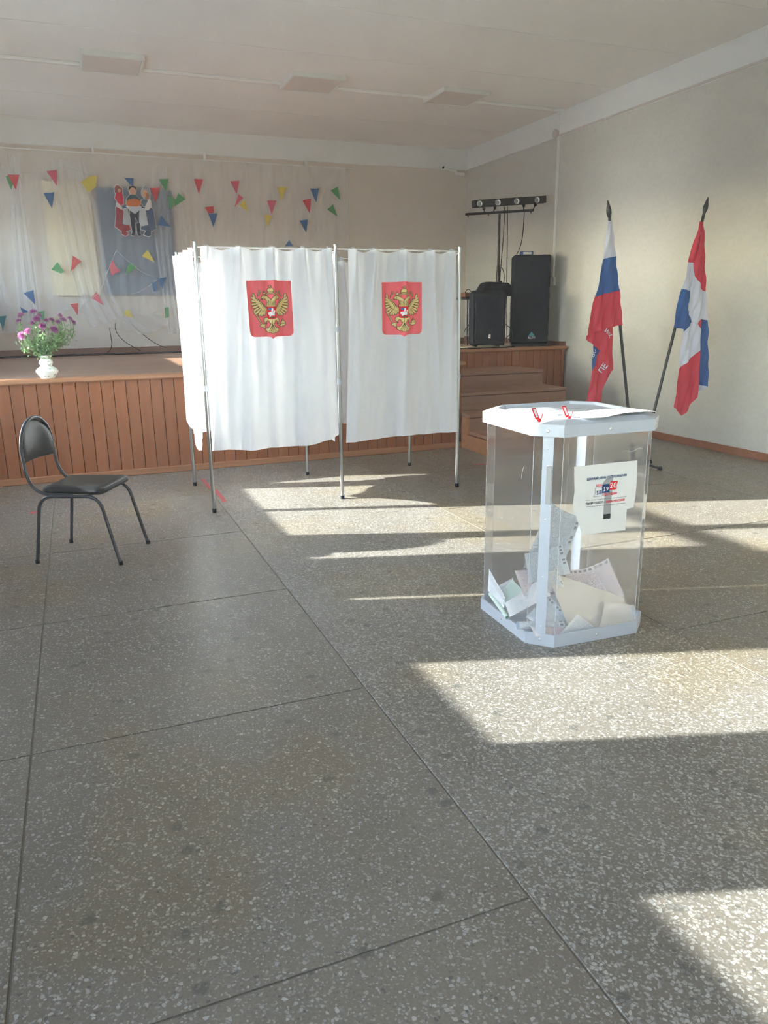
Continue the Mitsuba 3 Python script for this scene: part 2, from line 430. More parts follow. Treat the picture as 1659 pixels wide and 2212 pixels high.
part(k, 'socket', bx(6.225, 6.262, 9.25, 9.33, 1.80, 1.92, .008), 'mat_beam')
one('junction_box', lathe([(0, 0), (.05, 0), (.055, .012), (.055, .04), (0, .045)], 20, (0, 0, 0)).apply_transform(trimesh.transformations.concatenate_matrices(
    trimesh.transformations.translation_matrix((6.23, 9.33, 3.735)), trimesh.geometry.align_vectors([0, 0, 1], [-1, 0, 0]))), 'mat_lamp_diffuser', 'round grey junction box on the white beam above the speakers', 'junction box', smooth=40)
one('wall_duct', bx(6.215, 6.232, YF, 9.26, 3.688, 3.712, .004), 'mat_lamp_diffuser', 'thin grey cable duct along the lower edge of the right beam', 'cable duct')
k = thing('water_pipe', 'short white bent pipe under the beam in the back corner', 'pipe')
a, b, c, d = at(958, 364, 11.84), at(985, 370, 11.84), at(980, 379, 11.84), at(1002, 377, 11.84)
part(k, 'pipe', tube(fillet([a, (b + [0.0, 0, 0]), [b[0], 11.84, d[2]], d], .03), .024, 10), 'mat_beam', True)
part(k, 'clip', dome(at(958, 362, 11.83), .02), 'mat_black_metal')

# ---------------------------------------------------------------- back wall: boards, tulle, cut-out, pennants
mat('mat_cream_board', S(226, 214, 182), .6)
mat('mat_blue_board', proc(lambda p, n, uv: mix(S(88, 108, 132), S(112, 128, 148), fbm(p.x * 5, p.z * 5, 3.0))), .7)
one('cream_board', bx(-.205, .41, 11.86, 11.905, 1.755, 3.25, .004), 'mat_cream_board', 'tall cream board hung on the back wall beside the blue board', 'board')
k = thing('blue_board', 'grey-blue display board on the back wall behind the cut-out figures', 'board')
part(k, 'panel', bx(.49, 1.50, 11.87, 11.905, 1.76, 3.19, .003), 'mat_blue_board')

rod = thing('curtain_rod', 'thin curtain rod under the beam holding the white tulle', 'curtain rod')
part(rod, 'rod', tube([(XL + .01, 11.80, 3.62), (1.5, 11.80, 3.605), (4.25, 11.80, 3.60)], .008, 8), 'mat_beam', True)
for x in (-1.0, .5, 2.0, 3.5): part(rod, 'bracket', bx(x - .012, x + .012, 11.795, 11.882, 3.60, 3.70, .003), 'mat_beam')


def tulle_fn(x0, x1, top, bot, Y, seed, amp=.016, pleats=17, taper=0.0):
    r = np.random.default_rng(seed)
    ph = r.uniform(0, 6.28, 4)
    def fn(u, v):
        x = x0 + (x1 - x0) * u
        x = x + .03 * np.sin(u * 9 + ph[0]) * v
        z = top(u) + (bot(u) - top(u)) * v
        w = np.sin(u * 2 * np.pi * pleats + 1.5 * np.sin(u * 11 + ph[1]) + .8 * v) + .5 * np.sin(u * 2 * np.pi * pleats * 2.3 + ph[2])
        return np.stack([x, Y + amp * w * (1 - .35 * v), z], -1)
    return fn


m, _ = sheet(tulle_fn(-1.3, 1.62, lambda u: 3.6 + 0 * u, lambda u: 1.42 + .16 * np.cos(u * 14), 11.797, 1, pleats=9, amp=.013), 260, 24)
one('tulle_curtain', m, 'mat_tulle', 'sheer white tulle hanging in loose pleats over the two boards on the back wall', 'curtain', smooth=True)
m, _ = sheet(tulle_fn(1.55, 4.15, lambda u: 3.6 + 0 * u, lambda u: 1.3 + 0 * u, 11.797, 2, pleats=12, amp=.012), 260, 20)
one('tulle_curtain', m, 'mat_tulle', 'sheer tulle with straight pleats on the back wall above the voting booth', 'curtain', smooth=True)


def drape(left, right, Y, label, seed, m='mat_tulle_dense', pleats=4, amp=.010):
    """A gathered strip of tulle between two edge lines given in the photograph's pixels."""
    L = spline([at(x, y, Y) for x, y in left], 30)
    R = spline([at(x, y, Y) for x, y in right], 30)
    r = np.random.default_rng(seed)
    ph = r.uniform(0, 6.28, 3)
    def fn(u, v):
        i = np.linspace(0, 29, v.shape[1]).round().astype(int)
        p = L[i][None] * (1 - u[..., None]) + R[i][None] * u[..., None]
        p = p.copy()
        p[..., 1] = Y + amp * np.sin(u * 6.28 * pleats + ph[0] + 2 * v) - .25 * amp * np.sin(u * 6.28 * pleats * 2.7 + ph[1])
        return p
    mm, _ = sheet(fn, 60, 30)
    one('tulle_drape', mm, m, label, 'curtain', smooth=True)


drape([(112, 343), (118, 425), (130, 480), (146, 560), (162, 620), (180, 680), (200, 708)], [(184, 350), (196, 400), (212, 470), (232, 590), (246, 640), (262, 668), (268, 682)], 11.779, 'gathered tulle swag sweeping from the cream board down across the blue board', 1)
drape([(262, 690), (275, 700), (290, 715), (318, 722)], [(300, 672), (330, 676), (352, 684), (376, 696)], 11.779, 'small low tulle swag under the blue board', 4, pleats=2)
drape([(326, 358), (333, 500), (340, 560), (352, 640), (362, 720)], [(360, 362), (368, 490), (374, 560), (384, 640), (398, 724)], 11.779, 'gathered tulle fall at the right edge of the blue board', 2, pleats=3)
drape([(16, 333), (22, 420), (26, 520), (32, 600), (40, 690)], [(44, 336), (52, 420), (66, 520), (78, 600), (92, 700)], 11.779, 'gathered tulle fall left of the cream board', 3, pleats=3)
drape([(-30, 560), (-30, 620), (-30, 690), (-28, 720)], [(0, 580), (14, 625), (40, 690), (56, 722)], 11.779, 'tulle corner spreading out above the flowers', 5, pleats=2)

# cut-out figures: three people in folk dress, printed on one cardboard sheet
CU = (11.85, 220.0, 380.0)


def cu(pts): return pxpoly(pts, 11.758, *CU)


def ell(cx, cy, rx, ry, n=24): return [(cx + rx * math.cos(t), cy + ry * math.sin(t)) for t in np.linspace(0, 2 * math.pi, n, endpoint=False)]


cut = thing('cutout_figures', 'cardboard cut-out of three people in folk dress holding a round loaf, on the blue board', 'cardboard cutout')
fig = [  # name, colour, outline in crop pixels
    ('red_dress', S(150, 52, 62), [(360, 780), (470, 850), (550, 880), (560, 1100), (700, 1220), (740, 1380), (600, 1420), (480, 1400), (340, 1300), (365, 1000)]),
    ('red_bodice', S(196, 48, 74), [(370, 420), (520, 420), (560, 620), (560, 720), (480, 760), (400, 680), (330, 560)]),
    ('headscarf', S(146, 92, 84), [(320, 300), (370, 230), (440, 250), (520, 330), (530, 420), (330, 430)]),
    ('face', S(206, 160, 138), ell(450, 375, 46, 50)),
    ('sleeve', S(214, 200, 198), [(370, 700), (430, 690), (520, 820), (480, 850), (400, 810)]),
    ('towel', S(176, 180, 184), [(560, 840), (640, 840), (740, 1180), (700, 1260), (530, 1230)]),
    ('red_boot', S(150, 56, 62), [(500, 1400), (610, 1400), (690, 1490), (600, 1540), (510, 1490)]),
    ('shirt', S(74, 94, 100), [(630, 580), (730, 480), (860, 480), (980, 600), (990, 720), (620, 720)]),
    ('hair', S(84, 64, 58), [(680, 330), (700, 270), (790, 250), (870, 280), (880, 370), (680, 370)]),
    ('face', S(208, 162, 138), ell(785, 390, 86, 92)),
    ('loaf', S(206, 122, 72), ell(810, 690, 190, 112)),
    ('cloth_corner', S(196, 200, 206), [(625, 780), (1010, 790), (850, 985)]),
    ('trousers', S(54, 58, 74), [(710, 880), (850, 980), (960, 880), (980, 1200), (930, 1220), (850, 1050), (840, 1220), (740, 1200)]),
    ('boot', S(44, 58, 66), [(740, 1190), (840, 1200), (855, 1480), (830, 1530), (750, 1520), (780, 1440)]),
    ('boot', S(44, 58, 66), [(880, 1210), (985, 1200), (970, 1440), (1015, 1520), (940, 1535), (905, 1470)]),
    ('blue_dress', S(86, 100, 124), [(1130, 880), (1250, 820), (1310, 850), (1390, 1360), (1260, 1420), (1000, 1380), (1020, 1270), (1180, 1250)]),
    ('kerchief', S(150, 150, 156), [(1010, 400), (1060, 280), (1120, 250), (1200, 300), (1250, 430), (1220, 600), (1110, 590), (1020, 500)]),
    ('face', S(212, 166, 132), ell(1095, 450, 66, 92)),
    ('braid', S(176, 120, 84), [(1140, 430), (1210, 480), (1190, 610), (1120, 580)]),
    ('vest', S(104, 118, 124), [(1030, 590), (1170, 610), (1180, 780), (1060, 780), (1000, 680)]),
    ('sleeve', S(214, 210, 204), [(1110, 780), (1180, 620), (1250, 620), (1260, 800), (1200, 880), (1120, 880)]),
    ('towel', S(190, 196, 200), [(960, 830), (1090, 840), (1190, 1250), (1040, 1290), (950, 1200)]),
    ('blue_boot', S(70, 84, 106), [(1130, 1400), (1260, 1400), (1260, 1520), (1190, 1550), (1070, 1510)]),
]
shapes = [(n, c, cu(p)) for n, c, p in fig]
back = unary_union([p for _, _, p in shapes]).buffer(.006)
part(cut, 'cardboard', upright(back, 11.760, .006), 'mat_white_print')
for i, (n, c, p) in enumerate(shapes):
    mat(f'mat_figure_{i}', c, .8, .1)
    p = p.intersection(back.buffer(-.005))
    part(cut, n, upright(p, 11.760 - .0006 * (i + 1), .0007), f'mat_figure_{i}')
for (x, y) in ((752, 385), (815, 385), (1070, 440), (1115, 440), (435, 368), (468, 368)):
    part(cut, 'eye', upright(cu(ell(x, y, 9, 7, 8)), 11.760 - .0006 * 26, .0012), 'mat_dark_print')
for (x, y) in ((785, 440), (1090, 500), (450, 398)):
    part(cut, 'mouth', upright(cu(ell(x, y, 16, 6, 8)), 11.760 - .0006 * 26, .0012), 'mat_signal_red')

C1, C2 = (3.95, 0, 300), (4.1475, 380, 350)
G = 'paper pennants hung over the back wall'
pennants = [
    ('green', C1, [(50, 320), (75, 310), (110, 390), (95, 435)], 'green pennant half hidden behind a red one at the far left'),
    ('red', C1, [(65, 305), (165, 305), (135, 435)], 'red pennant at the far left, top row, over a green one'),
    ('pink', C1, [(395, 275), (485, 265), (490, 405)], 'pink pennant just above the top edge of the cream board'),
    ('yellow', C1, [(690, 370), (760, 315), (830, 315), (820, 410), (755, 455)], 'folded yellow pennant at the top corner between cream and blue boards'),
    ('blue', C1, [(1058, 330), (1140, 335), (1138, 405), (1120, 402)], 'blue pennant directly above the head of the middle cut-out figure'),
    ('blue', C1, [(372, 465), (462, 455), (445, 595)], 'blue pennant in front of the upper part of the cream board'),
    ('red', C1, [(1280, 420), (1365, 415), (1330, 540)], 'red pennant right beside the head of the right cut-out figure'),
    ('green', C1, [(1355, 343), (1440, 340), (1415, 450)], 'green pennant above the top right corner of the blue board'),
    ('green', C1, [(1430, 480), (1510, 520), (1445, 610)], 'green pennant twisted to the left at the right edge of the blue board'),
    ('green', C1, [(1520, 460), (1585, 515), (1480, 580), (1500, 520)], 'green pennant pointing right past the edge of the blue board'),
    ('blue', C1, [(1375, 655), (1455, 750), (1345, 735)], 'blue pennant lying sideways to the right of the cut-out figures'),
    ('green', C1, [(490, 1050), (545, 1130), (520, 1150), (440, 1115)], 'green folded pennant at the lower left of the cream board'),
    ('red', C1, [(620, 995), (695, 1045), (605, 1130)], 'red pennant pointing right on the lower part of the cream board'),
    ('pink', C1, [(965, 1030), (985, 1090), (1028, 1125), (950, 1168), (930, 1085)], 'crumpled magenta pennant on the lower left of the blue board'),
    ('green', C1, [(1110, 1055), (1160, 1100), (1075, 1160), (1085, 1095)], 'pale green pennant low on the middle of the blue board'),
    ('yellow', C1, [(1260, 945), (1320, 1055), (1210, 1000)], 'yellow pennant on the blue board below the cut-out figures'),
    ('blue', C1, [(1340, 1185), (1420, 1180), (1385, 1280)], 'blue pennant at the bottom right corner of the blue board'),
    ('blue', C1, [(1290, 1225), (1340, 1210), (1325, 1300), (1310, 1300)], 'small blue pennant overlapping another at the bottom of the blue board'),
    ('blue', C1, [(200, 1315), (285, 1290), (300, 1415)], 'blue pennant hanging above the bunch of flowers'),
    ('blue', C1, [(170, 1435), (245, 1475), (195, 1490)], 'small dark blue pennant just over the leftmost flowers'),
    ('teal', C1, [(-14, 1515), (55, 1510), (25, 1640)], 'teal pennant at the left edge beside the flowers'),
    ('green', C1, [(320, 1475), (380, 1465), (380, 1540), (365, 1550)], 'green pennant partly hidden behind the flowers'),
    ('pink', C1, [(825, 1303), (885, 1420), (778, 1358)], 'pink pennant on the low tulle swag below the cream board'),
    ('red', C1, [(600, 1408), (668, 1400), (665, 1510)], 'red pennant right of the flowers, below the cream board'),
    ('yellow', C1, [(1065, 1465), (1100, 1460), (1135, 1525), (1060, 1510)], 'small yellow pennant low under the blue board'),
    ('green', C1, [(1410, 1440), (1440, 1435), (1440, 1520), (1410, 1530)], 'pale green pennant low beside the left side of the voting booth'),
    ('red', C2, [(162, 150), (245, 155), (205, 290)], 'red pennant above the left part of the left booth, top row'),
    ('red', C2, [(258, 405), (338, 395), (340, 455), (290, 458)], 'red pennant cut off by a blue one below it'),
    ('blue', C2, [(288, 460), (372, 460), (337, 585)], 'blue pennant directly under a red one above the left booth'),
    ('pink', C2, [(487, 172), (570, 168), (545, 290)], 'pink pennant of the top row touching another pink one below'),
    ('pink', C2, [(560, 285), (605, 320), (525, 402)], 'pink pennant pointing down left under another pink one'),
    ('yellow', C2, [(565, 385), (615, 340), (650, 450)], 'pale yellow pennant beside two pink ones'),
    ('yellow', C2, [(910, 225), (995, 225), (945, 345)], 'yellow pennant highest of the yellow ones above the booth'),
    ('pink', C2, [(818, 345), (900, 345), (858, 470)], 'pink pennant hanging between two yellow ones'),
    ('yellow', C2, [(790, 470), (860, 480), (820, 585)], 'yellow pennant lowest above the left booth'),
    ('red', C2, [(1133, 345), (1212, 325), (1200, 460)], 'red pennant beside a blue one, above the gap between the booths'),
    ('blue', C2, [(1202, 238), (1280, 238), (1258, 362)], 'blue pennant highest at the right end of the garland'),
    ('green', C2, [(1388, 255), (1450, 220), (1475, 345)], 'green pennant upper of the two at the right end'),
    ('green', C2, [(1355, 425), (1410, 378), (1450, 490)], 'green pennant lower of the two at the right end'),
    ('blue', C2, [(1107, 525), (1183, 515), (1168, 635)], 'blue pennant below a red one near the right end'),
    ('blue', C2, [(975, 755), (1015, 700), (1052, 755)], 'blue pennant peeping out over the top of the left booth'),
]
for i, (c, cr, pts, lab) in enumerate(pennants):
    Y = 11.763 - .003 * (i % 3)
    poly = pxpoly(pts, Y, *cr)
    tilt = rng.uniform(-.06, .06)
    cxm, czm = poly.centroid.coords[0]
    m = upright(poly, Y, .0015, f=lambda x, z, t=tilt, a=cxm, b=czm: (x - a) * t + .35 * np.abs(z - b) * abs(t))
    one('pennant', m, 'mat_pennant_' + c, lab, 'pennant', G)
for pts, lab in (([(0, 372), (30, 376), (108, 367), (196, 380)], 'thin white garland string along the top left pennants'),
                 ([(216, 630), (226, 605), (236, 578), (252, 540)], 'thin white string rising on the left part of the blue board'),
                 ([(250, 541), (268, 556), (290, 575), (332, 598)], 'thin white string sagging across the lower blue board'),
                 ([(283, 634), (303, 629), (326, 614), (350, 598)], 'thin white string along the bottom edge of the blue board'),
                 ([(172, 668), (182, 655), (196, 645), (212, 632)], 'thin white string below the cream board')):
    one('garland_string', tube(spline([at(x, y, 11.758) for x, y in pts], 16), .0022, 5), 'mat_beam', lab, 'string', smooth=True)

# ---------------------------------------------------------------- voting booth
BX, BY = (.865, 1.915, 2.972), (5.77, 6.80)
booth = thing('voting_booth', 'chrome tube frame of the double voting booth standing on the terrazzo', 'voting booth frame')
for i, x in enumerate(BX):
    for j, y in enumerate(BY):
        p = part(booth, 'pole', tube([(x, y, 0), (x, y, 1.0), (x, y, 1.985)], .0145, 14), 'mat_chrome', 50)
        part(p, 'foot', lathe([(0, 0), (.016, 0), (.0165, .03), (0, .031)], 14, (x, y, 0)), 'mat_black_plastic', 40)
        part(p, 'cap', lathe([(0, 1.98), (.0155, 1.98), (.0155, 1.989), (.010, 1.993), (0, 1.994)], 14, (x, y, 0)), 'mat_chrome', 40)
        for z in ((.955, 1.36) if i == 1 else (.955,)):
            part(p, 'collar', lathe([(.0145, z - .02), (.0195, z - .018), (.0195, z + .018), (.0145, z + .02)], 14, (x, y, 0)), 'mat_white_plastic', 40)
for x0, x1 in zip(BX, BX[1:]):
    for y in BY:
        part(booth, 'rail', tube([(x0, y, 1.955), (x1, y, 1.955)], .0095, 10), 'mat_aluminium', 50)
for x in BX:
    part(booth, 'side_rail', tube([(x, BY[0], 1.94), (x, BY[1], 1.94)], .0095, 10), 'mat_aluminium', 50)
for x in (BX[0], BX[2]):
    part(booth, 'side_rail', tube([(x, BY[0], .955), (x, BY[1], .955)], .009, 10), 'mat_aluminium', 50)
part(booth, 'bracket', bx(2.935, 2.972, 5.752, 5.766, .945, .968, .003), 'mat_white_plastic')


def hang(x0, x1, z1, hem, Y, tabs, seed, amp=1.0, axis='x', xb=None):
    """fn(u, v) of a booth curtain, u along the rail and v downwards: folds run down from its tabs."""
    r = np.random.default_rng(seed)
    Wd = abs(x1 - x0)
    ridges = []
    for t in tabs:
        for sl in r.uniform(-.16, .16, 2): ridges.append((t, sl, r.uniform(.014, .024), r.uniform(.02, .045), r.uniform(.6, 1.1)))
    ph = r.uniform(0, 6.28, 5)
    xb = xb or (x0, x1)
    def fn(u, v):
        top = x0 + (x1 - x0) * u
        low = xb[0] + (xb[1] - xb[0]) * u
        x = top + (low - top) * v ** 1.3
        d = np.zeros_like(u)
        for t, sl, w0, w1, a in ridges:
            c = (t - x0) / (x1 - x0) + sl * v
            d -= a * .026 * np.exp(-((u - c) * Wd / (w0 + w1 * v)) ** 2) * np.exp(-1.3 * v)
        d += .012 * (.35 + .65 * v) * np.sin(u * 6.28 * 2.2 + ph[0] + 1.1 * v) + .007 * (.3 + .7 * v) * np.sin(u * 6.28 * 4.6 + ph[1] - 1.6 * v) + .003 * np.sin(u * 6.28 * 9.5 + ph[2] + 2 * v)
        z_hem = hem(u)
        sag = np.zeros_like(u)
        ts = sorted((t - x0) / (x1 - x0) for t in tabs)
        for a_, b_ in zip(ts, ts[1:]):
            k = (u > a_) & (u < b_)
            sag = np.where(k, (.022 if axis == 'x' else .008) * np.sin(np.pi * (u - a_) / (b_ - a_)) ** 2, sag)
        z = z1 - sag * (1 - v) ** 6 + (z_hem - z1) * v
        d = d * amp * 2.1
        return np.stack([x, Y + d, z], -1) if axis == 'x' else np.stack([Y + d, x, z], -1)
    return fn


# the eagle emblem, drawn in shield widths: x to the right, y down from the top edge
def emblem_shapes():
    sh = Polygon([(-.5, 0), (0, -.012), (.5, 0), (.5, 1.06), (.485, 1.12), (.44, 1.16), (.38, 1.172), (.09, 1.172), (.04, 1.185), (0, 1.225), (-.04, 1.185), (-.09, 1.172), (-.38, 1.172), (-.44, 1.16), (-.485, 1.12), (-.5, 1.06)])
    gold, dark, white, blue, inner = [], [], [], [], []
    def feather(x0, y0, x1, y1, w):
        d = np.array([x1 - x0, y1 - y0]); L = np.hypot(*d); d /= L; nn = np.array([-d[1], d[0]])
        pts = [(0, -.45), (.5, -1), (.85, -.75), (1, 0), (.85, .75), (.5, 1), (0, .45)]
        return Polygon([tuple(np.array([x0, y0]) + d * L * a + nn * w * b) for a, b in pts])
    half = []
    # wing feathers: roots along the arm of the wing, tips around the outer edge
    roots = [(.335, .36), (.315, .40), (.295, .44), (.275, .475), (.255, .51), (.235, .545), (.215, .57), (.19, .595), (.165, .61), (.14, .62)]
    tips = [(.365, .255), (.405, .335), (.418, .41), (.42, .49), (.41, .565), (.385, .64), (.345, .70), (.285, .735), (.225, .742), (.16, .725)]
    for (a, b), (c, d) in zip(roots, tips): half.append(feather(a, b, c, d, .025))
    for i in range(8):
        t = i / 7
        a, b = .30 - .17 * t, .40 + .19 * t
        half.append(feather(a - .03, b - .03, a + .055 - .07 * t, b + .05 + .04 * t, .02))
    half.append(Polygon([(.35, .29), (.30, .40), (.24, .455), (.205, .50), (.195, .545), (.155, .575), (.10, .58), (.10, .63), (.17, .62), (.235, .575), (.28, .50), (.33, .40)]))
    half.append(Polygon([(.0, .54), (.0, .40), (.03, .355), (.07, .32), (.13, .30), (.175, .315), (.205, .35), (.2, .375), (.185, .36), (.165, .365), (.195, .39), (.155, .378), (.115, .375), (.085, .40), (.08, .47), (.098, .54)]))
    half.append(Polygon([(.095, .275), (.088, .248), (.105, .235), (.124, .242), (.142, .235), (.16, .248), (.152, .275)]))
    half.append(Point(.124, .222).buffer(.011))
    half.append(Polygon([(.20, .235), (.225, .20), (.245, .21), (.235, .25), (.262, .27), (.275, .325), (.25, .29), (.225, .265), (.232, .22), (.215, .25)]))
    half.append(Polygon([(.0, .80), (.05, .79), (.10, .765), (.15, .775), (.175, .815), (.165, .86), (.13, .875), (.105, .90), (.12, .855), (.09, .83), (.06, .835), (.06, .875), (.0, .90)]))
    half.append(Polygon([(.11, .885), (.15, .905), (.21, .92), (.255, .915), (.265, .945), (.23, .965), (.20, .945), (.14, .925)]))
    half.append(Polygon([(0, .86), (.02, .88), (.055, .96), (.10, 1.0), (.145, .985), (.135, 1.02), (.145, 1.045), (.11, 1.06), (.085, 1.085), (.05, 1.075), (.025, 1.10), (0, 1.105)]))
    for p in half:
        gold += [p, affinity.scale(p, -1, 1, origin=(0, 0))]
    gold.append(Polygon([(-.05, .245), (-.058, .19), (-.03, .155), (0, .15), (.03, .155), (.058, .19), (.05, .245)]))
    gold.append(Polygon([(-.008, .15), (-.008, .095), (.008, .095), (.008, .15)]))
    gold.append(sbox(-.02, .108, .02, .122))
    gold.append(LineString([(-.085, .29), (-.045, .262), (0, .255), (.045, .262), (.085, .29)]).buffer(.010))
    orb = Point(.275, .895).buffer(.053)
    gold += [orb, sbox(.267, .80, .283, .85), sbox(.255, .815, .295, .828)]
    gold += [LineString([(-.345, .68), (-.19, .965)]).buffer(.010), Point(-.355, .665).buffer(.024), Polygon([(-.22, .90), (-.17, .90), (-.15, .95), (-.165, 1.01), (-.205, .965), (-.235, .955)])]
    inner.append(Polygon([(-.098, .535), (.098, .535), (.098, .765), (.07, .795), (-.07, .795), (-.098, .765)]))
    white += [Polygon([(-.065, .655), (-.02, .645), (.03, .66), (.05, .62), (.075, .61), (.07, .65), (.05, .69), (.075, .70), (.05, .72), (.055, .755), (.035, .72), (-.02, .725), (-.045, .765), (-.05, .715), (-.075, .69)]),
              Polygon([(-.01, .645), (.0, .575), (.03, .57), (.03, .645)]), LineString([(.02, .60), (-.03, .745)]).buffer(.005)]
    blue += [Polygon([(0, .58), (-.06, .56), (-.07, .605), (-.02, .62)])]
    dark += [Polygon([(-.05, .77), (-.02, .745), (.04, .755), (.055, .775), (.0, .785)])]
    for i in range(5): dark.append(LineString([(0, .90), ((i - 2) * .035, 1.06)]).buffer(.0045))
    dark += [LineString([(.225, .895), (.325, .895)]).buffer(.005), LineString([(-.05, .225), (.05, .225)]).buffer(.005), Point(.135, .335).buffer(.008), Point(-.135, .335).buffer(.008)]
    for s in (-1, 1):
        for k in range(3): dark.append(LineString([(s * (.02 + .02 * k), .41), (s * (.025 + .02 * k), .52)]).buffer(.0035))
    return sh, gold, dark, white, blue, inner


EMB = emblem_shapes()


def put_emblem(cur, fn, x0, x1, cx, ztop, width, skew, zt, zb):
    """The emblem printed on the curtain fn: every layer follows the cloth a fraction of a millimetre in front of it."""
    def place(poly, off, fine):
        m = prism(poly, .00005) if False else None
        out = []
        for g in getattr(poly, 'geoms', [poly]):
            if g.area < 1e-7: continue
            v, f = trimesh.creation.triangulate_polygon(g, engine='earcut')
            if fine: v, f = trimesh.remesh.subdivide_to_size(np.c_[v, np.zeros(len(v))], f, fine, max_iter=16)
            v = np.asarray(v)[:, :2]
            X, Z = cx + v[:, 0] * width + skew * v[:, 1] * width, ztop - v[:, 1] * width
            # find (u, v) on the cloth
            vv = np.full(len(v), .3); uu = (X - x0) / (x1 - x0)
            for _ in range(12):
                p = fn(uu[:, None], vv[:, None])[:, 0]
                vv = vv + (p[:, 2] - Z) / (zt - zb)
                uu = uu + (X - p[:, 0]) / (x1 - x0)
            p = fn(uu[:, None], vv[:, None])[:, 0]
            p[:, 1] -= off
            out.append(trimesh.Trimesh(p, np.asarray(f)[:, ::-1], process=False))
        return join(*out)
    sh, gold, dark, white, blue, inner = EMB
    e = part(cur, 'emblem', place(sh, .0012, .016), 'mat_red_print', label='red shield with a golden double-headed eagle')
    part(e, 'eagle_outline', place(unary_union(gold).buffer(.007), .0022, .016), 'mat_dark_print')
    eps = .0000
    part(e, 'eagle', join(*[place(g.buffer(-.0035), .0032 + .00003 * i, .016) for i, g in enumerate(gold) if not g.buffer(-.0035).is_empty]), 'mat_gold_print', label='golden double-headed eagle')
    part(e, 'breast_shield', place(unary_union(inner), .0050, .016), 'mat_signal_red')
    part(e, 'rider', place(unary_union(white), .0060, .016), 'mat_white_print', label='white rider on a white horse')
    part(e, 'cloak', place(unary_union(blue), .0063, .016), 'mat_blue_print')
    part(e, 'feather_lines', place(unary_union(dark), .0066, .016), 'mat_dark_print', kind='stuff')


mat('mat_tab', S(196, 200, 204), .8, .1)


def booth_curtain(label, x0, x1, z1, hem, Y, tabs, seed, amp=1.0, axis='x', xb=None, nu=120, nv=90):
    fn = hang(x0, x1, z1, hem, Y, tabs, seed, amp, axis, xb)
    k = thing('booth_curtain', label, 'curtain')
    m, _ = sheet(fn, nu, nv)
    part(k, 'cloth', m, 'mat_booth_cloth', True)
    for t in tabs:
        u = (t - x0) / (x1 - x0)
        p = fn(np.array([[u]]), np.array([[.003]]))[0, 0]
        q = fn(np.array([[u]]), np.array([[.02]]))[0, 0]
        if axis == 'x':
            ring = [(p[0], Y - .014 + 0 * p[1], p[2] - .028), (p[0], Y - .015, 1.945), (p[0], Y - .012, 1.962), (p[0], Y, 1.969), (p[0], Y + .012, 1.962), (p[0], Y + .014, 1.93)]
            L = np.array(ring)
            tb, _ = sheet(lambda a, b: np.stack([L[(b * 5).round().astype(int), 0] + (a - .5) * .022, L[(b * 5).round().astype(int), 1] - .006, L[(b * 5).round().astype(int), 2]], -1), 2, 6, .0012)
            part(k, 'tab', tb, 'mat_tab')
    return k, fn


hem1 = lambda u: .487 - .012 * np.sin(np.pi * u) + .055 * np.clip((u - .75) / .25, 0, 1) ** 2 + .004 * np.sin(u * 17)
k, fn = booth_curtain('white booth curtain with the red eagle shield, left of the two front curtains', .890, 1.868, 1.955, hem1, 5.735, (.934, 1.16, 1.405, 1.642, 1.845), 3, 1.0, 'x', (.876, 1.893))
put_emblem(k, fn, .890, 1.868, 1.375, 1.722, .342, .018, 1.955, .487)
hem2 = lambda u: .470 + .012 * np.sin(np.pi * u) + .02 * u + .004 * np.sin(u * 15)
k, fn = booth_curtain('white booth curtain with the red eagle shield, right of the two front curtains', 2.0, 2.925, 1.952, hem2, 5.735, (2.04, 2.205, 2.455, 2.69, 2.876), 9, .85, 'x', (1.945, 2.936))
put_emblem(k, fn, 2.0, 2.925, 2.444, 1.712, .342, .004, 1.952, .47)
hemL = lambda u: np.interp(u, [0, .12, .24, .34, .42, .52, .70, .85, 1.0], [.63, .60, .53, .43, .415, .47, .50, .545, .64])
booth_curtain('bright white side curtain on the left end of the voting booth', 5.82, 6.77, 1.955, hemL, .850, (5.86, 6.1, 6.35, 6.6, 6.72), 5, .35, 'y')
flat = lambda u: .47 + .01 * np.sin(u * 9)
booth_curtain('white curtain dividing the two booths at the middle poles', 5.84, 6.78, 1.93, flat, 1.922, (5.9, 6.2, 6.5, 6.75), 6, .8, 'y')
booth_curtain('white side curtain at the right end of the voting booth', 5.84, 6.78, 1.93, flat, 2.965, (5.9, 6.2, 6.5, 6.75), 8, .8, 'y')
booth_curtain('white rear curtain of the left booth', .885, 1.895, 1.93, flat, 6.785, (.95, 1.2, 1.5, 1.85), 11, .8, 'x')
booth_curtain('white rear curtain of the right booth', 1.935, 2.95, 1.93, flat, 6.785, (2.0, 2.3, 2.6, 2.9), 12, .8, 'x')

# ---------------------------------------------------------------- ballot box
BC = np.array([2.12, 2.985])
BR = math.radians(-2.0)


def oct_(half, ch):
    a, c = half, half - ch
    pts = [(-a, -c), (-c, -a), (c, -a), (a, -c), (a, c), (c, a), (-c, a), (-a, c)]
    return [(BC[0] + x * math.cos(BR) - y * math.sin(BR), BC[1] + x * math.sin(BR) + y * math.cos(BR)) for x, y in pts]


def octm(half, ch, z0, z1):
    m = prism(Polygon(oct_(half, ch)), z1 - z0)
    m.apply_translation((0, 0, z0))
    return m


def P7_(x, y, Y): return at(x / 3.814 + 1020, y / 3.814 + 840, Y)


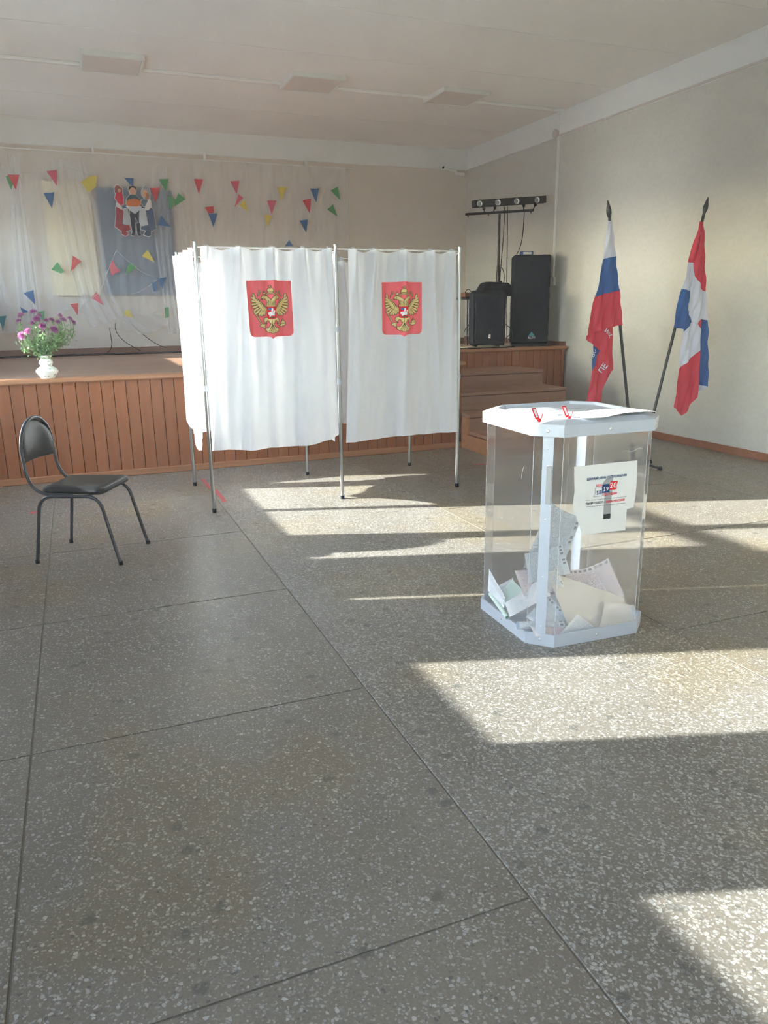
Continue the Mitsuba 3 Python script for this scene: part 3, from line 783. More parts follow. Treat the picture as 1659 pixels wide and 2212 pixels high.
bb = thing('ballot_box', 'tall clear plastic ballot box with a white lid and white base rim', 'ballot box')
Rr = octm(.322, .095, 0, .058)
ring = Polygon(oct_(.322, .095)).difference(Polygon(oct_(.312, .092)))
m = prism(ring, .058)
part(bb, 'base', join(m, octm(.314, .092, .002, .014)), 'mat_white_plastic', label='white octagonal base tray')
half, ch = .3095, .0915
oc, od = oct_(half, ch), oct_(half - .003, ch - .001)
for i in range(8):
    (xa, ya), (xb_, yb_) = oc[i], oc[(i + 1) % 8]
    k = part(bb, 'panel', trimesh.Trimesh([(xa, ya, .014), (xb_, yb_, .014), (xb_, yb_, .985), (xa, ya, .985)], [[0, 1, 2], [0, 2, 3]], process=False), 'mat_acrylic', label='clear panel')
    if i in (3, 4, 5, 6):
        (xa, ya), (xb_, yb_) = od[i], od[(i + 1) % 8]
        part(k, 'dust_film', trimesh.Trimesh([(xa, ya, .016), (xb_, yb_, .016), (xb_, yb_, .983), (xa, ya, .983)], [[0, 1, 2], [0, 2, 3]], process=False), 'mat_dust')
    part(bb, 'edge', tube([(oc[i][0], oc[i][1], .05), (oc[i][0], oc[i][1], .5), (oc[i][0], oc[i][1], .98)], .0011, 5), 'mat_white_plastic')
oo = oct_(.312, .092)


def face_frame(i, h=.312, c=.092):
    o = np.array(oct_(h, c))
    a, b = o[i], o[(i + 1) % 8]
    t = (b - a) / np.linalg.norm(b - a)
    n = np.array([t[1], -t[0]])
    return (a + b) / 2, t, n, np.linalg.norm(b - a)


for i in (0, 4):   # corner strips on two opposite chamfers
    c, t, n, L = face_frame(i)
    w = .0235
    q = []
    for z in (.004, .985):
        for s in (-w, w):
            for o_ in (.0, .0035): q.append((*(c + t * s + n * o_), z))
    k = part(bb, 'corner_strip', trimesh.convex.convex_hull(np.array(q)), 'mat_white_plastic', label='white corner strip')
    for z in (.03, .09, .33, .60, .84, .915): part(k, 'screw', dome((*(c + n * .0036), z), .0045, (n[0], n[1], 0)), 'mat_aluminium', 40)
c, t, n, L = face_frame(0)
q = [(*(c + t * s + n * o_), z) for z in (.67, .84) for s in (-.002, .02) for o_ in (.0036, .009)]
part(bb, 'hasp', trimesh.convex.convex_hull(np.array(q)), 'mat_grey_print', label='grey metal hasp on the corner strip')
for i in range(8):
    c, t, n, L = face_frame(i, .322, .095)
    part(bb, 'screw', dome((*c, .03), .0062, (n[0], n[1], 0)), 'mat_aluminium', 40)

# lid
lid = part(bb, 'lid', join(prism(Polygon(oct_(.330, .098)).difference(Polygon(oct_(.312, .092))), .052).apply_translation((0, 0, .970))), 'mat_white_plastic', label='white octagonal lid')
lo, hi = oct_(.330, .098), oct_(.288, .092)
v = [(x, y, 1.022) for x, y in lo] + [(x, y, 1.040) for x, y in hi]
f = []
for i in range(8):
    j = (i + 1) % 8
    f += [(i, j, 8 + j), (i, 8 + j, 8 + i)]
hi2, hi3 = oct_(.276, .088), oct_(.268, .086)
v += [(x, y, 1.040) for x, y in hi2] + [(x, y, 1.026) for x, y in hi3]
for r_ in (1, 2):
    for i in range(8):
        j = (i + 1) % 8
        f += [(r_ * 8 + i, r_ * 8 + j, r_ * 8 + 8 + j), (r_ * 8 + i, r_ * 8 + 8 + j, r_ * 8 + 8 + i)]
part(bb, 'lid_rim', trimesh.Trimesh(v, f, process=False), 'mat_white_plastic')
part(bb, 'lid_plate', octm(.269, .086, 1.019, 1.027), 'mat_white_plastic')
part(bb, 'flap', bx(2.0, 2.25, 2.90, 3.15, 1.027, 1.034, .003), 'mat_white_plastic')
part(bb, 'slot', bx(2.03, 2.22, 3.02, 3.032, 1.0335, 1.0352), 'mat_grey_print')
for i in range(8):
    c, t, n, L = face_frame(i, .330, .098)
    part(lid, 'screw', dome((*c, .994), .0078, (n[0], n[1], 0)), 'mat_aluminium', 40)
mm, _ = sheet(lambda u, v: np.stack([1.985 + .395 * u + .0 * v, 2.652 + .22 * v + .05 * np.abs(u - .22) , 1.046 + .010 * np.sin(3 * u) * (1 - v) - .006 * np.exp(-((u - .22) / .2) ** 2) * (1 - v) - .004 * v], -1), 20, 8, .0012)
one('paper_sheet', mm, 'mat_paper', 'thin loose sheet lying on the front of the ballot box lid', 'paper', smooth=True)


def seal(px, py, lab):
    k = thing('seal_tag', lab, 'seal', 'red plastic seals on the ballot box lid')
    c = EYE + ((px - W / 2) / FOC * RIGHT + (py - H / 2) / FOC * DOWN + FWD) * 3.02
    base = np.array([c[0], 2.745, 1.043])
    R = trimesh.transformations.rotation_matrix(math.radians(-28), [1, 0, 0])
    fr = Polygon([(-.014, 0), (.006, 0), (-.002, .052), (-.022, .052)])
    inn = Polygon([(-.010, .008), (.002, .008), (-.005, .047), (-.017, .047)])
    def stand(p, y, t):
        m = upright(p, y, t)
        m.apply_transform(R)
        m.apply_translation(base)
        return m
    part(k, 'frame', stand(fr.difference(inn), 0, .003), 'mat_signal_red')
    part(k, 'plate', stand(inn, .001, .001), 'mat_white_print')
    part(k, 'lock', dome(base + [0, -.004, -.004], .009, (0, -1, 0), .8), 'mat_signal_red', 40)
    part(k, 'tail', tube([base + [.0, -.006, -.002], base + [.010, -.008, .008], base + [.014, -.006, .024]], .0016, 6), 'mat_signal_red', True)


seal(1229, 896, 'red and white seal tag standing on the lid, left of the two')
seal(1317, 890, 'red and white seal tag standing on the lid, right of the two')

for pts in ([(1232, 520), (1275, 510), (1318, 516), (1360, 495), (1405, 496)], [(405, 740), (412, 690), (425, 640)], [(1100, 1150), (1180, 1120)]):
    part(bb, 'scratch', tube(spline([P7_(x, y, 2.662) for x, y in pts], 14), .0006, 4), 'mat_white_print')

# poster on the front panel
PY = 2.6535
c5 = (6.9125, 1200, 980)
poster = thing('poster', 'white paper notice with blue and red lettering on the front of the ballot box', 'poster')
pp = pxpoly([(280, 195), (1225, 100), (1213, 430), (1190, 650), (1165, 800), (1065, 830), (1043, 1140), (400, 1215), (258, 790), (285, 560)], PY, *c5)
part(poster, 'sheet', upright(pp, PY, .0006), 'mat_paper')


def row(text, xl, yl, xr, yr, m, name='lettering'):
    a, b = at(xl / c5[0] + c5[1], yl / c5[0] + c5[2], PY), at(xr / c5[0] + c5[1], yr / c5[0] + c5[2], PY)
    part(poster, name, lettering(text, a[0], (a[2] + b[2]) / 2, b[0] - a[0], PY - .0012, .0005), m)


part(poster, 'grey_strip', upright(pxpoly([(770, 360), (860, 350), (820, 895), (712, 905), (735, 560), (705, 440)], PY, *c5), PY - .0005, .0004), 'mat_grey_print')
part(poster, 'dark_square', upright(pxpoly([(715, 905), (820, 893), (815, 965), (710, 975)], PY, *c5), PY - .0010, .0004), 'mat_black_print')
row('ЕДИНЫЙ ДЕНЬ ГОЛОСОВАНИЯ', 466, 395, 1057, 338, 'mat_navy_print')
row('2026', 600, 492, 692, 484, 'mat_signal_red')
part(poster, 'date_card', upright(pxpoly([(592, 515), (692, 500), (700, 600), (690, 630), (565, 648), (590, 590)], PY, *c5).boundary.buffer(.0005), PY - .0012, .0004), 'mat_navy_print')
part(poster, 'date_card', upright(pxpoly([(698, 462), (800, 448), (806, 576), (692, 588)], PY, *c5), PY - .0014, .0004), 'mat_navy_print')
part(poster, 'date_card', upright(pxpoly([(822, 412), (932, 402), (912, 470), (910, 530), (798, 540), (805, 460)], PY, *c5), PY - .0014, .0004), 'mat_signal_red')
row('18', 607, 612, 682, 602, 'mat_navy_print')
a_ = part


def row2(text, xl, yl, xr, yr, m):
    a, b = at(xl / c5[0] + c5[1], yl / c5[0] + c5[2], PY), at(xr / c5[0] + c5[1], yr / c5[0] + c5[2], PY)
    part(poster, 'lettering', lettering(text, a[0], (a[2] + b[2]) / 2, b[0] - a[0], PY - .0018, .0005), m)


row2('19', 708, 560, 785, 550, 'mat_white_print')
row2('20', 808, 508, 905, 498, 'mat_white_print')
row('СЕНТЯБРЯ', 706, 630, 912, 608, 'mat_signal_red')
row('ТВОЙ ГОЛОС –', 447, 768, 735, 735, 'mat_black_print')
row('СИЛА РОССИИ!', 748, 732, 1028, 702, 'mat_signal_red')
for (xl, yl, xr, yr) in ((455, 700, 1050, 642), (450, 796, 1040, 735)):
    a, b = at(xl / c5[0] + c5[1], yl / c5[0] + c5[2], PY), at(xr / c5[0] + c5[1], yr / c5[0] + c5[2], PY)
    part(poster, 'rule', upright(LineString([(a[0], a[2]), (b[0], b[2])]).buffer(.0006), PY - .0012, .0004), 'mat_black_print')


# ballots inside the box: printed sheets, each one bent in its own way
def ballot_mat(key, tint, ink, lines, logos):
    def fn(p, n, uv):
        u, v = uv.x, uv.y
        ln = dr.select((dr.abs(v * lines - dr.floor(v * lines) - .5) < .2) & (u > .08) & (u < .86) & (noise(u * 60, dr.floor(v * lines)) > .3), 1.0, 0.0)
        col = mix(tint, ink, ln * .55)
        cell = dr.floor(v * 9)
        lg = dr.select((dr.abs(u - .93) < .035) & (dr.abs(v * 9 - cell - .5) < .28) & (cell_rand(cell, logos) > .35), 1.0, 0.0)
        col = mix(col, (.16, .16, .17), lg * .75)
        rule = dr.select(dr.abs(v * 9 - dr.floor(v * 9 + .5)) < .02, 1.0, 0.0)
        return mix(col, ink, rule * .4)
    mat(key, proc(fn), .8, .1)


ballot_mat('mat_ballot_blue', S(212, 219, 226), S(105, 118, 136), 46, 1)
ballot_mat('mat_ballot_pink', S(226, 219, 222), S(150, 104, 118), 40, 2)
ballot_mat('mat_ballot_white', S(226, 228, 230), S(128, 132, 140), 54, 3)
mat('mat_ballot_cream', S(228, 222, 214), .8, .1)
mat('mat_ballot_green', S(206, 222, 212), .8, .1)


def P7(x, y, Y): return at(x / 3.814 + 1020, y / 3.814 + 840, Y)


GB = 'ballots in the clear box'


def ballot(q, Ys, m, bend, label, axis=0):
    c = [P7(x, y, Y) for (x, y), Y in zip(q, Ys)]
    def fn(u, v):
        U, V = u[..., None], v[..., None]
        p = c[0] * (1 - U) * (1 - V) + c[1] * U * (1 - V) + c[2] * U * V + c[3] * (1 - U) * V
        w = np.sin(np.pi * (u if axis == 0 else v))
        p = p.copy()
        p[..., 1] += .45 * bend * w
        p[..., 2] -= abs(bend) * w * (1 - .6 * v if axis == 0 else .15 + .7 * u)
        p[..., 2] = np.maximum(p[..., 2], .0165)
        return p
    mm, uv = sheet(fn, 22, 22)
    one('ballot', mm, m, label, 'ballot', GB, True, uv)


ballot([(640, 930), (905, 1055), (770, 1400), (420, 1480)], (3.16, 3.2, 3.05, 2.98), 'mat_ballot_blue', .012, 'tallest bluish ballot leaning upright behind the white corner strip')
ballot([(430, 1355), (740, 1280), (810, 1520), (470, 1600)], (3.0, 3.02, 2.96, 2.93), 'mat_ballot_blue', .01, 'bluish ballot below the tallest one, with dark party marks at its right edge')
ballot([(348, 1495), (690, 1450), (790, 1660), (440, 1740)], (2.97, 2.98, 2.92, 2.90), 'mat_ballot_pink', .008, 'pink-printed ballot left of the corner strip')
ballot([(830, 1790), (755, 1485), (1120, 1395), (1258, 1705)], (2.94, 3.10, 3.14, 2.96), 'mat_ballot_pink', .040, 'curved printed ballot standing at the right of the pile with a peaked corner', 1)
ballot([(605, 1495), (1250, 1720), (1330, 1975), (810, 2000)], (2.94, 2.90, 2.735, 2.72), 'mat_ballot_cream', -.01, 'large blank cream ballot turned face down at the front right', 1)
ballot([(1090, 1745), (1338, 1785), (1335, 1970), (1030, 1992)], (2.83, 2.82, 2.70, 2.70), 'mat_ballot_cream', -.02, 'folded cream ballot in the right front corner of the box', 1)
ballot([(870, 1855), (1075, 2010), (900, 2045), (690, 2055)], (2.74, 2.70, 2.69, 2.69), 'mat_ballot_white', .0, 'small corner of a ballot with two marks pressed against the front panel')
ballot([(140, 1480), (275, 1715), (262, 1810), (128, 1660)], (3.18, 3.0, 2.98, 3.14), 'mat_ballot_white', -.004, 'white ballot corner standing up at the far left of the box')
ballot([(268, 1765), (560, 1560), (650, 1700), (310, 1880)], (2.93, 2.94, 2.86, 2.84), 'mat_ballot_white', .006, 'lined white ballot slanting in the middle of the pile')
ballot([(440, 1880), (620, 1690), (815, 1895), (570, 1960)], (2.85, 2.88, 2.79, 2.76), 'mat_ballot_blue', .006, 'bluish ballot behind the lower corner strip')
ballot([(145, 1650), (335, 1555), (360, 1650), (200, 1740)], (3.22, 3.23, 3.12, 3.10), 'mat_ballot_blue', .006, 'greyish ballot deep at the back left of the pile')
ballot([(255, 1640), (330, 1570), (450, 1690), (290, 1780)], (3.06, 3.08, 2.98, 2.97), 'mat_ballot_green', .004, 'pale greenish ballot between the left ones')
ballot([(600, 1505), (700, 1485), (770, 1650), (615, 1680)], (2.90, 2.92, 2.88, 2.87), 'mat_ballot_white', .004, 'white ballot strip just right of the corner strip')
ballot([(130, 1790), (300, 1900), (420, 1990), (260, 1930)], (3.2, 2.96, 2.82, 3.0), 'mat_ballot_pink', .004, 'pinkish ballot lying along the left base rim')
ballot([(480, 1960), (830, 1950), (800, 2040), (520, 2040)], (2.76, 2.76, 2.70, 2.72), 'mat_ballot_pink', -.004, 'pinkish ballot flat on the base at the front')


def rolled(a, b, r, m, label):
    p = np.array([a, b])
    t = (p[1] - p[0]) / np.linalg.norm(p[1] - p[0])
    n1 = np.cross(t, [0, 0, 1.0]); n1 /= np.linalg.norm(n1); n2 = np.cross(n1, t)
    def fn(u, v):
        ang = v * 2 * np.pi * 1.35
        rr = r * (1 - .22 * v)
        return p[0] + (p[1] - p[0]) * u[..., None] + rr[..., None] * (np.cos(ang)[..., None] * n1 + np.sin(ang)[..., None] * n2)
    mm, uv = sheet(fn, 4, 30)
    one('ballot', mm, m, label, 'ballot', GB, True, uv)


rolled(P7(150, 1690, 3.12), P7(290, 1885, 2.92), .012, 'mat_ballot_green', 'rolled pale green ballot along the left side of the box')
rolled(P7(375, 1950, 2.79), P7(745, 1945, 2.77), .020, 'mat_ballot_blue', 'rolled bluish ballot lying behind the lower corner strip')

# ---------------------------------------------------------------- chair
CO, CU_, CV = np.array([-.028, 5.05]), np.array([.892, -.452]), np.array([.452, .892])


def ch_(u, v, z): return np.array([*(CO + u * CU_ + v * CV), z])


chair = thing('chair', 'black office chair with a padded round-topped back standing before the stage', 'chair')


def rounded_pad(w0, w1, d0, d1, z0, z1, rc=.05):
    pl = Polygon([(d0, -w0), (d1, -w1), (d1, w1), (d0, w0)]).buffer(-rc).buffer(rc, quad_segs=8)
    layers = [(z0, -.022), (z0 + .006, -.006), ((z0 + z1) / 2 - .002, 0), (z1 - .012, -.006), (z1 - .003, -.022), (z1, -.06)]
    pts = []
    for z, o in layers:
        q = pl.buffer(o)
        pts += [(x, y, z + (.004 if o < -.05 else 0)) for x, y in np.array(q.exterior.coords)]
    hull = trimesh.convex.convex_hull(np.array(pts))
    hull.vertices = np.array([ch_(*p) for p in hull.vertices])
    return hull


part(chair, 'seat', rounded_pad(.195, .215, -.205, .20, .437, .484), 'mat_leather', 35, label='black padded seat')
for s in (-1, 1):
    pts = fillet([ch_(-.268, s * .218, .0), ch_(-.205, s * .205, .426), ch_(.172, s * .205, .430), ch_(.272, s * .218, 0)], .085, 9)
    part(chair, 'leg_frame', tube(pts, .0105, 10), 'mat_chair_tube', 50, label='bent black tube forming a front and a rear leg')
for s in (-1, 1):
    for u in (-.268, .272): part(chair, 'foot_cap', lathe([(0, 0), (.0125, 0), (.0125, .022), (0, .023)], 12, (*ch_(u, s * .217, 0)[:2], 0)), 'mat_black_plastic', 40)
for u in (-.12, .10): part(chair, 'crossbar', tube([ch_(u, -.2, .430), ch_(u, 0, .430), ch_(u, .2, .430)], .009, 8), 'mat_chair_tube', 50)
arc = [(.0, -.19, .436), (-.15, -.19, .438), (-.225, -.19, .462), (-.27, -.188, .525), (-.288, -.186, .62), (-.294, -.184, .70)]
for t in np.linspace(0, math.pi, 13)[1:-1]: arc.append((-.294 - .004 * math.sin(t), -.184 * math.cos(t), .70 + .185 * math.sin(t)))
arc += [(a, -b, c) for a, b, c in arc[:6][::-1]]
part(chair, 'back_frame', tube(spline([ch_(*a) for a in arc], 70), .0105, 10), 'mat_chair_tube', 50, label='bent black tube hoop of the back')
bp = Polygon([(-.172, .625), (.172, .625)] + [(.176 * math.cos(t), .70 + .177 * math.sin(t)) for t in np.linspace(0, math.pi, 25)])


def pad_fn(poly, t, bulge):
    m = prism(poly, t)
    v, fcs = trimesh.remesh.subdivide_to_size(m.vertices, m.faces, .03, max_iter=10)
    b = np.array([max(0.0, poly.exterior.distance(Point(x, y))) for x, y in v[:, :2]])
    infl = bulge * (1 - np.exp(-b / .025))
    u = -.292 + np.where(v[:, 2] > t / 2, t / 2 + infl, -t / 2 - .4 * infl) - .030 * (1 - (v[:, 0] / .18) ** 2)
    return trimesh.Trimesh([ch_(a, b_, c) for a, b_, c in zip(u, v[:, 0], v[:, 1])], fcs, process=False)


part(chair, 'backrest', pad_fn(bp, .016, .016), 'mat_leather', 40, label='black padded backrest with a rounded top')

# ---------------------------------------------------------------- vase and flowers
mat('mat_vase', proc(lambda p, n, uv: mix(S(238, 238, 226), S(150, 160, 146), smoothstep(.62, .7, fbm(p.x * 30, p.y * 30, p.z * 30)) * .7)), .2, .5)
V0 = np.array([-.262, 7.54, ST])
k_ = .000625
prof = [(0, 0), (90, 0), (94, 8), (120, 45), (148, 82), (152, 105), (140, 128), (100, 155), (76, 168), (78, 180), (96, 205), (98, 222), (90, 240), (70, 268), (68, 285), (90, 315), (86, 318), (62, 288), (62, 265), (0, 240)]
one('vase', lathe([(a * k_, b * k_) for a, b in prof], 36, V0), 'mat_vase', 'small white ceramic vase with a bulging belly on the stage edge', 'vase', smooth=35)
mat('mat_stem', S(92, 128, 70), .7)
scene['mat_leaf'] = {'type': 'principledthin', 'base_color': {'type': 'rgb', 'value': S(140, 168, 118)}, 'roughness': .5, 'diff_trans': .9}
scene['mat_petal'] = {'type': 'principledthin', 'base_color': {'type': 'rgb', 'value': S(164, 98, 146)}, 'roughness': .7, 'diff_trans': .7}
scene['mat_petal_light'] = {'type': 'principledthin', 'base_color': {'type': 'rgb', 'value': S(204, 132, 178)}, 'roughness': .7, 'diff_trans': .7}


def bloom(c, r, ax):
    v, f = [], []
    N = 64
    R = trimesh.geometry.align_vectors([0, 0, 1], ax)[:3, :3]
    for i in range(N):
        ph = i * 2.39996
        el = math.radians(86 - 96 * (i / N) ** .8)
        d = np.array([math.cos(el) * math.cos(ph), math.cos(el) * math.sin(ph), math.sin(el)])
        s = np.array([-math.sin(ph), math.cos(ph), 0])
        L = r * (.62 + .42 * (i / N) + rng.uniform(-.06, .06))
        w = r * .15
        up = np.array([0, 0, 1]) * r * .12
        b = len(v)
        for q in (d * L * .15, d * L * .65 + s * w, d * L * .65 - s * w, d * L + up): v.append(c + R @ q)
        f += [(b, b + 1, b + 2), (b + 1, b + 3, b + 2)]
    return trimesh.Trimesh(v, f, process=False)


def leaf_cluster(path, n, size):
    v, f = [], []
    for _ in range(n):
        t = rng.uniform(.10, .92)
        p = path[int(t * (len(path) - 1))] + rng.normal(0, .018, 3)
        a = rng.normal(0, 1, 3) + [0, 0, .35]
        a /= np.linalg.norm(a)
        s = np.cross(a, rng.normal(0, 1, 3)); s /= np.linalg.norm(s)
        nn = np.cross(a, s)
        L = size * rng.uniform(.6, 1.2)
        b = len(v)
        for x, y, z in ((0, 0, 0), (.35, .22, .03), (.30, .05, 0), (.6, .33, .05), (.62, .07, .03), (1, 0, -.06), (.62, -.07, .03), (.6, -.33, .05), (.30, -.05, 0), (.35, -.22, .03)):
            v.append(p + L * (a * x + s * y + nn * z))
        f += [(b, b + 1, b + 2), (b + 2, b + 3, b + 4), (b + 4, b + 5, b + 6), (b + 6, b + 7, b + 8), (b + 8, b + 9, b), (b, b + 2, b + 8), (b + 2, b + 4, b + 6), (b + 2, b + 6, b + 8)]
    return trimesh.Trimesh(v, f, process=False)


flowers = [(345, 320, 50, 'upper left'), (312, 408, 42, 'outermost left, drooping'), (550, 265, 56, 'highest in the bunch'), (640, 325, 46, 'just right of the highest one'), (600, 375, 52, 'below the highest one'),
           (545, 440, 40, 'in the left middle, small'), (455, 578, 52, 'pale pink, left front'), (358, 645, 58, 'pale pink, lowest left'), (690, 490, 50, 'in the centre'), (690, 598, 46, 'lowest in the middle'),
           (750, 402, 38, 'small, upper middle'), (835, 395, 46, 'right of the small upper middle one'), (880, 552, 56, 'lowest on the right, facing front'), (940, 435, 52, 'in the right middle'),
           (970, 325, 44, 'upper right'), (1030, 400, 54, 'behind the upper right one'), (1130, 375, 46, 'far right, upper'), (1185, 432, 46, 'outermost right')]
neck = V0 + [0, 0, .19]
for i, (x, y, r, lab) in enumerate(flowers):
    dep = rng.uniform(-.09, .10) if y < 470 else rng.uniform(-.14, -.03)
    p = at(x / 7.54, y / 7.54 + 640, V0[1] + dep)
    pale = 'pale' in lab
    k = thing('chrysanthemum', f'{"pink" if pale else "purple"} chrysanthemum in the white vase, {lab}', 'flower', 'chrysanthemums in the white vase')
    mid = neck * .45 + p * .55 + np.array([(p[0] - neck[0]) * .12, 0, -.05])
    st = V0 + [rng.uniform(-.02, .02), rng.uniform(-.02, .02), .165]
    path = spline([st, neck * .8 + p * .2 + [0, 0, -.01], mid, p], 20)
    path[0] = st
    part(k, 'stem', tube(path, np.linspace(.0035, .0022, 20), 5), 'mat_stem', True)
    ax = p - neck + rng.normal(0, .08, 3) + np.array([0, -.12, 0])
    part(k, 'bloom', bloom(p, r * .00080, ax / np.linalg.norm(ax)), 'mat_petal_light' if pale else 'mat_petal')
    part(k, 'leaves', leaf_cluster(path, 80, .036), 'mat_leaf', kind='stuff')
for i in range(7):
    x, y = [(480, 700), (620, 640), (760, 700), (880, 680), (1010, 600), (1080, 540), (560, 780)][i]
    p = at(x / 7.54, y / 7.54 + 640, V0[1] + rng.uniform(-.1, .04))
    st = V0 + [rng.uniform(-.02, .02), rng.uniform(-.02, .02), .165]
    path = spline([st, neck * .6 + p * .4, p], 16)
    k = thing('leafy_stem', ['leafy green stem low on the left of the bunch', 'leafy green stem left of the middle of the bunch', 'leafy green stem in the middle of the bunch', 'leafy green stem right of the middle of the bunch',
                             'leafy green stem on the right of the bunch', 'leafy green stem reaching far right in the bunch', 'short leafy stem over the left of the vase rim'][i], 'stem', 'leafy stems in the white vase')
    part(k, 'stem', tube(path, .0025, 5), 'mat_stem', True)
    part(k, 'leaves', leaf_cluster(path, 170, .037), 'mat_leaf', kind='stuff')

# ---------------------------------------------------------------- speakers and light stand
PZ = 1.0
big = thing('tall_speaker', 'tall black loudspeaker cabinet on the podium beside the right wall', 'speaker')


def turned(m, c, deg):
    """The mesh, built about the origin with its front at y = 0, turned and set down at c."""
    m.apply_transform(trimesh.transformations.rotation_matrix(math.radians(deg), [0, 0, 1]))
    m.apply_translation((c[0], c[1], 0))
    return m


Z1 = 2.195
BS = (at(1143.5, 746, 9.14)[0], 9.14)
tb = lambda m: turned(m, BS, -27)
part(big, 'cabinet', tb(bx(-.25, .25, .02, .385, PZ + .03, Z1, .018)), 'mat_black_plastic')
part(big, 'grille', tb(bx(-.238, .238, 0, .03, PZ + .045, Z1 - .015, .012)), 'mat_grille')
part(big, 'kick_board', tb(bx(-.235, .235, .01, .36, PZ, PZ + .03)), 'mat_black_plastic')
mat('mat_teal_badge', S(52, 140, 150), .4)
part(big, 'badge', tb(upright(Polygon([(-.02, 1.135), (.068, 1.135), (.024, 1.195)]), -.004, .005)), 'mat_teal_badge', label='teal triangle badge')
part(big, 'lettering', tb(lettering('ALTO', -.026, 1.100, .10, -.002, .002)), 'mat_white_print')
small = thing('small_speaker', 'shorter black loudspeaker with rounded corners left of the tall one', 'speaker')
SS = (at(1054, 745, 9.02)[0], 9.02)
ts = lambda m: turned(m, SS, -19)
body = Polygon([(-.20, .33), (-.245, .10), (-.235, .04), (-.20, .005), (.20, 0), (.235, .03), (.245, .10), (.18, .33)]).buffer(-.02).buffer(.02)
lay = []
for z, o in ((1.035, -.03), (1.06, -.006), (1.09, 0), (1.66, 0), (1.70, -.008), (1.735, -.04)):
    lay += [(x, y, z) for x, y in np.array(body.buffer(o).exterior.coords)]
part(small, 'cabinet', ts(trimesh.convex.convex_hull(np.array(lay))), 'mat_black_plastic', 30)
part(small, 'grille', ts(bx(-.175, .19, -.010, .01, 1.09, 1.68, .006)), 'mat_grille')
part(small, 'badge', ts(upright(sbox(.005, 1.125, .030, 1.150).union(sbox(.005, 1.154, .030, 1.175)), -.013, .005)), 'mat_white_print', label='small white badge')
for x in (-.15, .15):
    for y in (.07, .26): part(small, 'foot', ts(lathe([(0, 1.012), (.02, 1.012), (.02, 1.04), (0, 1.04)], 12, (x, y, 0))), 'mat_black_plastic')
one('loose_board', bx(4.78, 5.36, 8.93, 9.45, PZ, 1.013, .003), 'mat_cream_board', 'flat pale board lying under the small speaker', 'board')
k = thing('adapter_box', 'small blue and white box on top of the tall speaker', 'box')
a, b = at(1125, 551, 9.3), at(1148, 543, 9.3)
part(k, 'case', bx(a[0], b[0], 9.24, 9.34, Z1, Z1 + .052, .008), 'mat_blue_print')
part(k, 'front', bx(a[0] + .004, b[0] - .035, 9.234, 9.245, Z1 + .006, Z1 + .040, .003), 'mat_white_print')
blob = []
for x, y in ((1042, 628), (1052, 612), (1056, 609), (1062, 611), (1080, 610), (1098, 611), (1104, 616), (1104, 640), (1040, 640)):
    for dy in (0.0, .20): blob.append(at(x, y, 9.48) + [0, dy, -.01 * dy])
mm = trimesh.convex.convex_hull(np.array(blob))
v, fc = trimesh.remesh.subdivide_to_size(mm.vertices, mm.faces, .06)
v = v + .02 * (meshkit.fbm(v * 9)[:, None] - .5)
lowz = v[:, 2].min()
one('equipment_bag', trimesh.Trimesh(v, fc), 'mat_black_plastic', 'black soft bag slumped on the shelf behind the small speaker', 'bag', smooth=40)
a, b = at(1003, 644, 9.5), at(1106, 640, 9.5)
shf = thing('shelf_rack', 'low dark rack carrying the black bag behind the small speaker', 'rack')
part(shf, 'shelf', bx(a[0], 5.40, 9.46, 9.80, lowz - .032, lowz, .004), 'mat_black_metal')
for x in (a[0] + .20, 5.37):
    for y in (9.48, 9.78): part(shf, 'leg', tube([(x, y, PZ), (x, y, lowz - .03)], .011, 8), 'mat_black_metal')
a, b = at(1004, 644, 9.47), at(1018, 634, 9.47)
k = thing('power_strip', 'brown box with thin wires at the left end of the rack', 'power supply')
part(k, 'case', bx(a[0] + .002, b[0], 9.47, 9.6, lowz, lowz + .06, .004), 'mat_stage_baseboard')
part(k, 'wire', tube(spline([(a[0] + .02, 9.5, lowz + .06), (a[0] + .05, 9.48, lowz + .10), (b[0], 9.5, lowz + .085), (b[0] + .05, 9.55, lowz + .02)], 14), .004, 6), 'mat_cable', True)

LY = 9.56
stand = thing('light_stand', 'black pole stand with a T-bar behind the speakers', 'light stand')
foot = at(1076, 640, LY)
lx = at(1079, 470, LY)[0]
tz = at(1079, 463, LY)[2]
part(stand, 'pole', tube([(lx, LY, 1.45), (lx, LY, tz)], .016, 10), 'mat_black_metal', 50)
part(stand, 'lower_pole', tube([(lx, LY, PZ + .03), (lx, LY, 1.95), (lx, LY, 2.08)], (.026, .026, .02), 12), 'mat_black_metal', 50)
part(stand, 'knob', tube([(lx, LY, 1.86), (lx + .05, LY - .02, 1.86)], .014, 8), 'mat_black_plastic', 40)
for t in (.5, 2.6, 4.7):
    part(stand, 'leg', tube([(lx, LY, 1.5), (lx + .17 * math.cos(t), LY + .17 * math.sin(t), 1.22), (lx + .2 * math.cos(t), LY + .2 * math.sin(t), PZ + .012)], .011, 8), 'mat_black_metal')
a, b = at(1006, 463, LY), at(1152, 454, LY)
bar = np.array([a, b])
bar[:, 1] = LY
d = (bar[1] - bar[0]) / np.linalg.norm(bar[1] - bar[0])


def slanted(p0, p1, hy, hz, m0=0.004):
    L = np.linalg.norm(p1 - p0)
    mm = bx(0, L, -hy, hy, -hz, hz, m0)
    ang = math.atan2(p1[2] - p0[2], p1[0] - p0[0])
    mm.apply_transform(trimesh.transformations.rotation_matrix(-ang, [0, 1, 0]))
    mm.apply_translation(p0)
    return mm


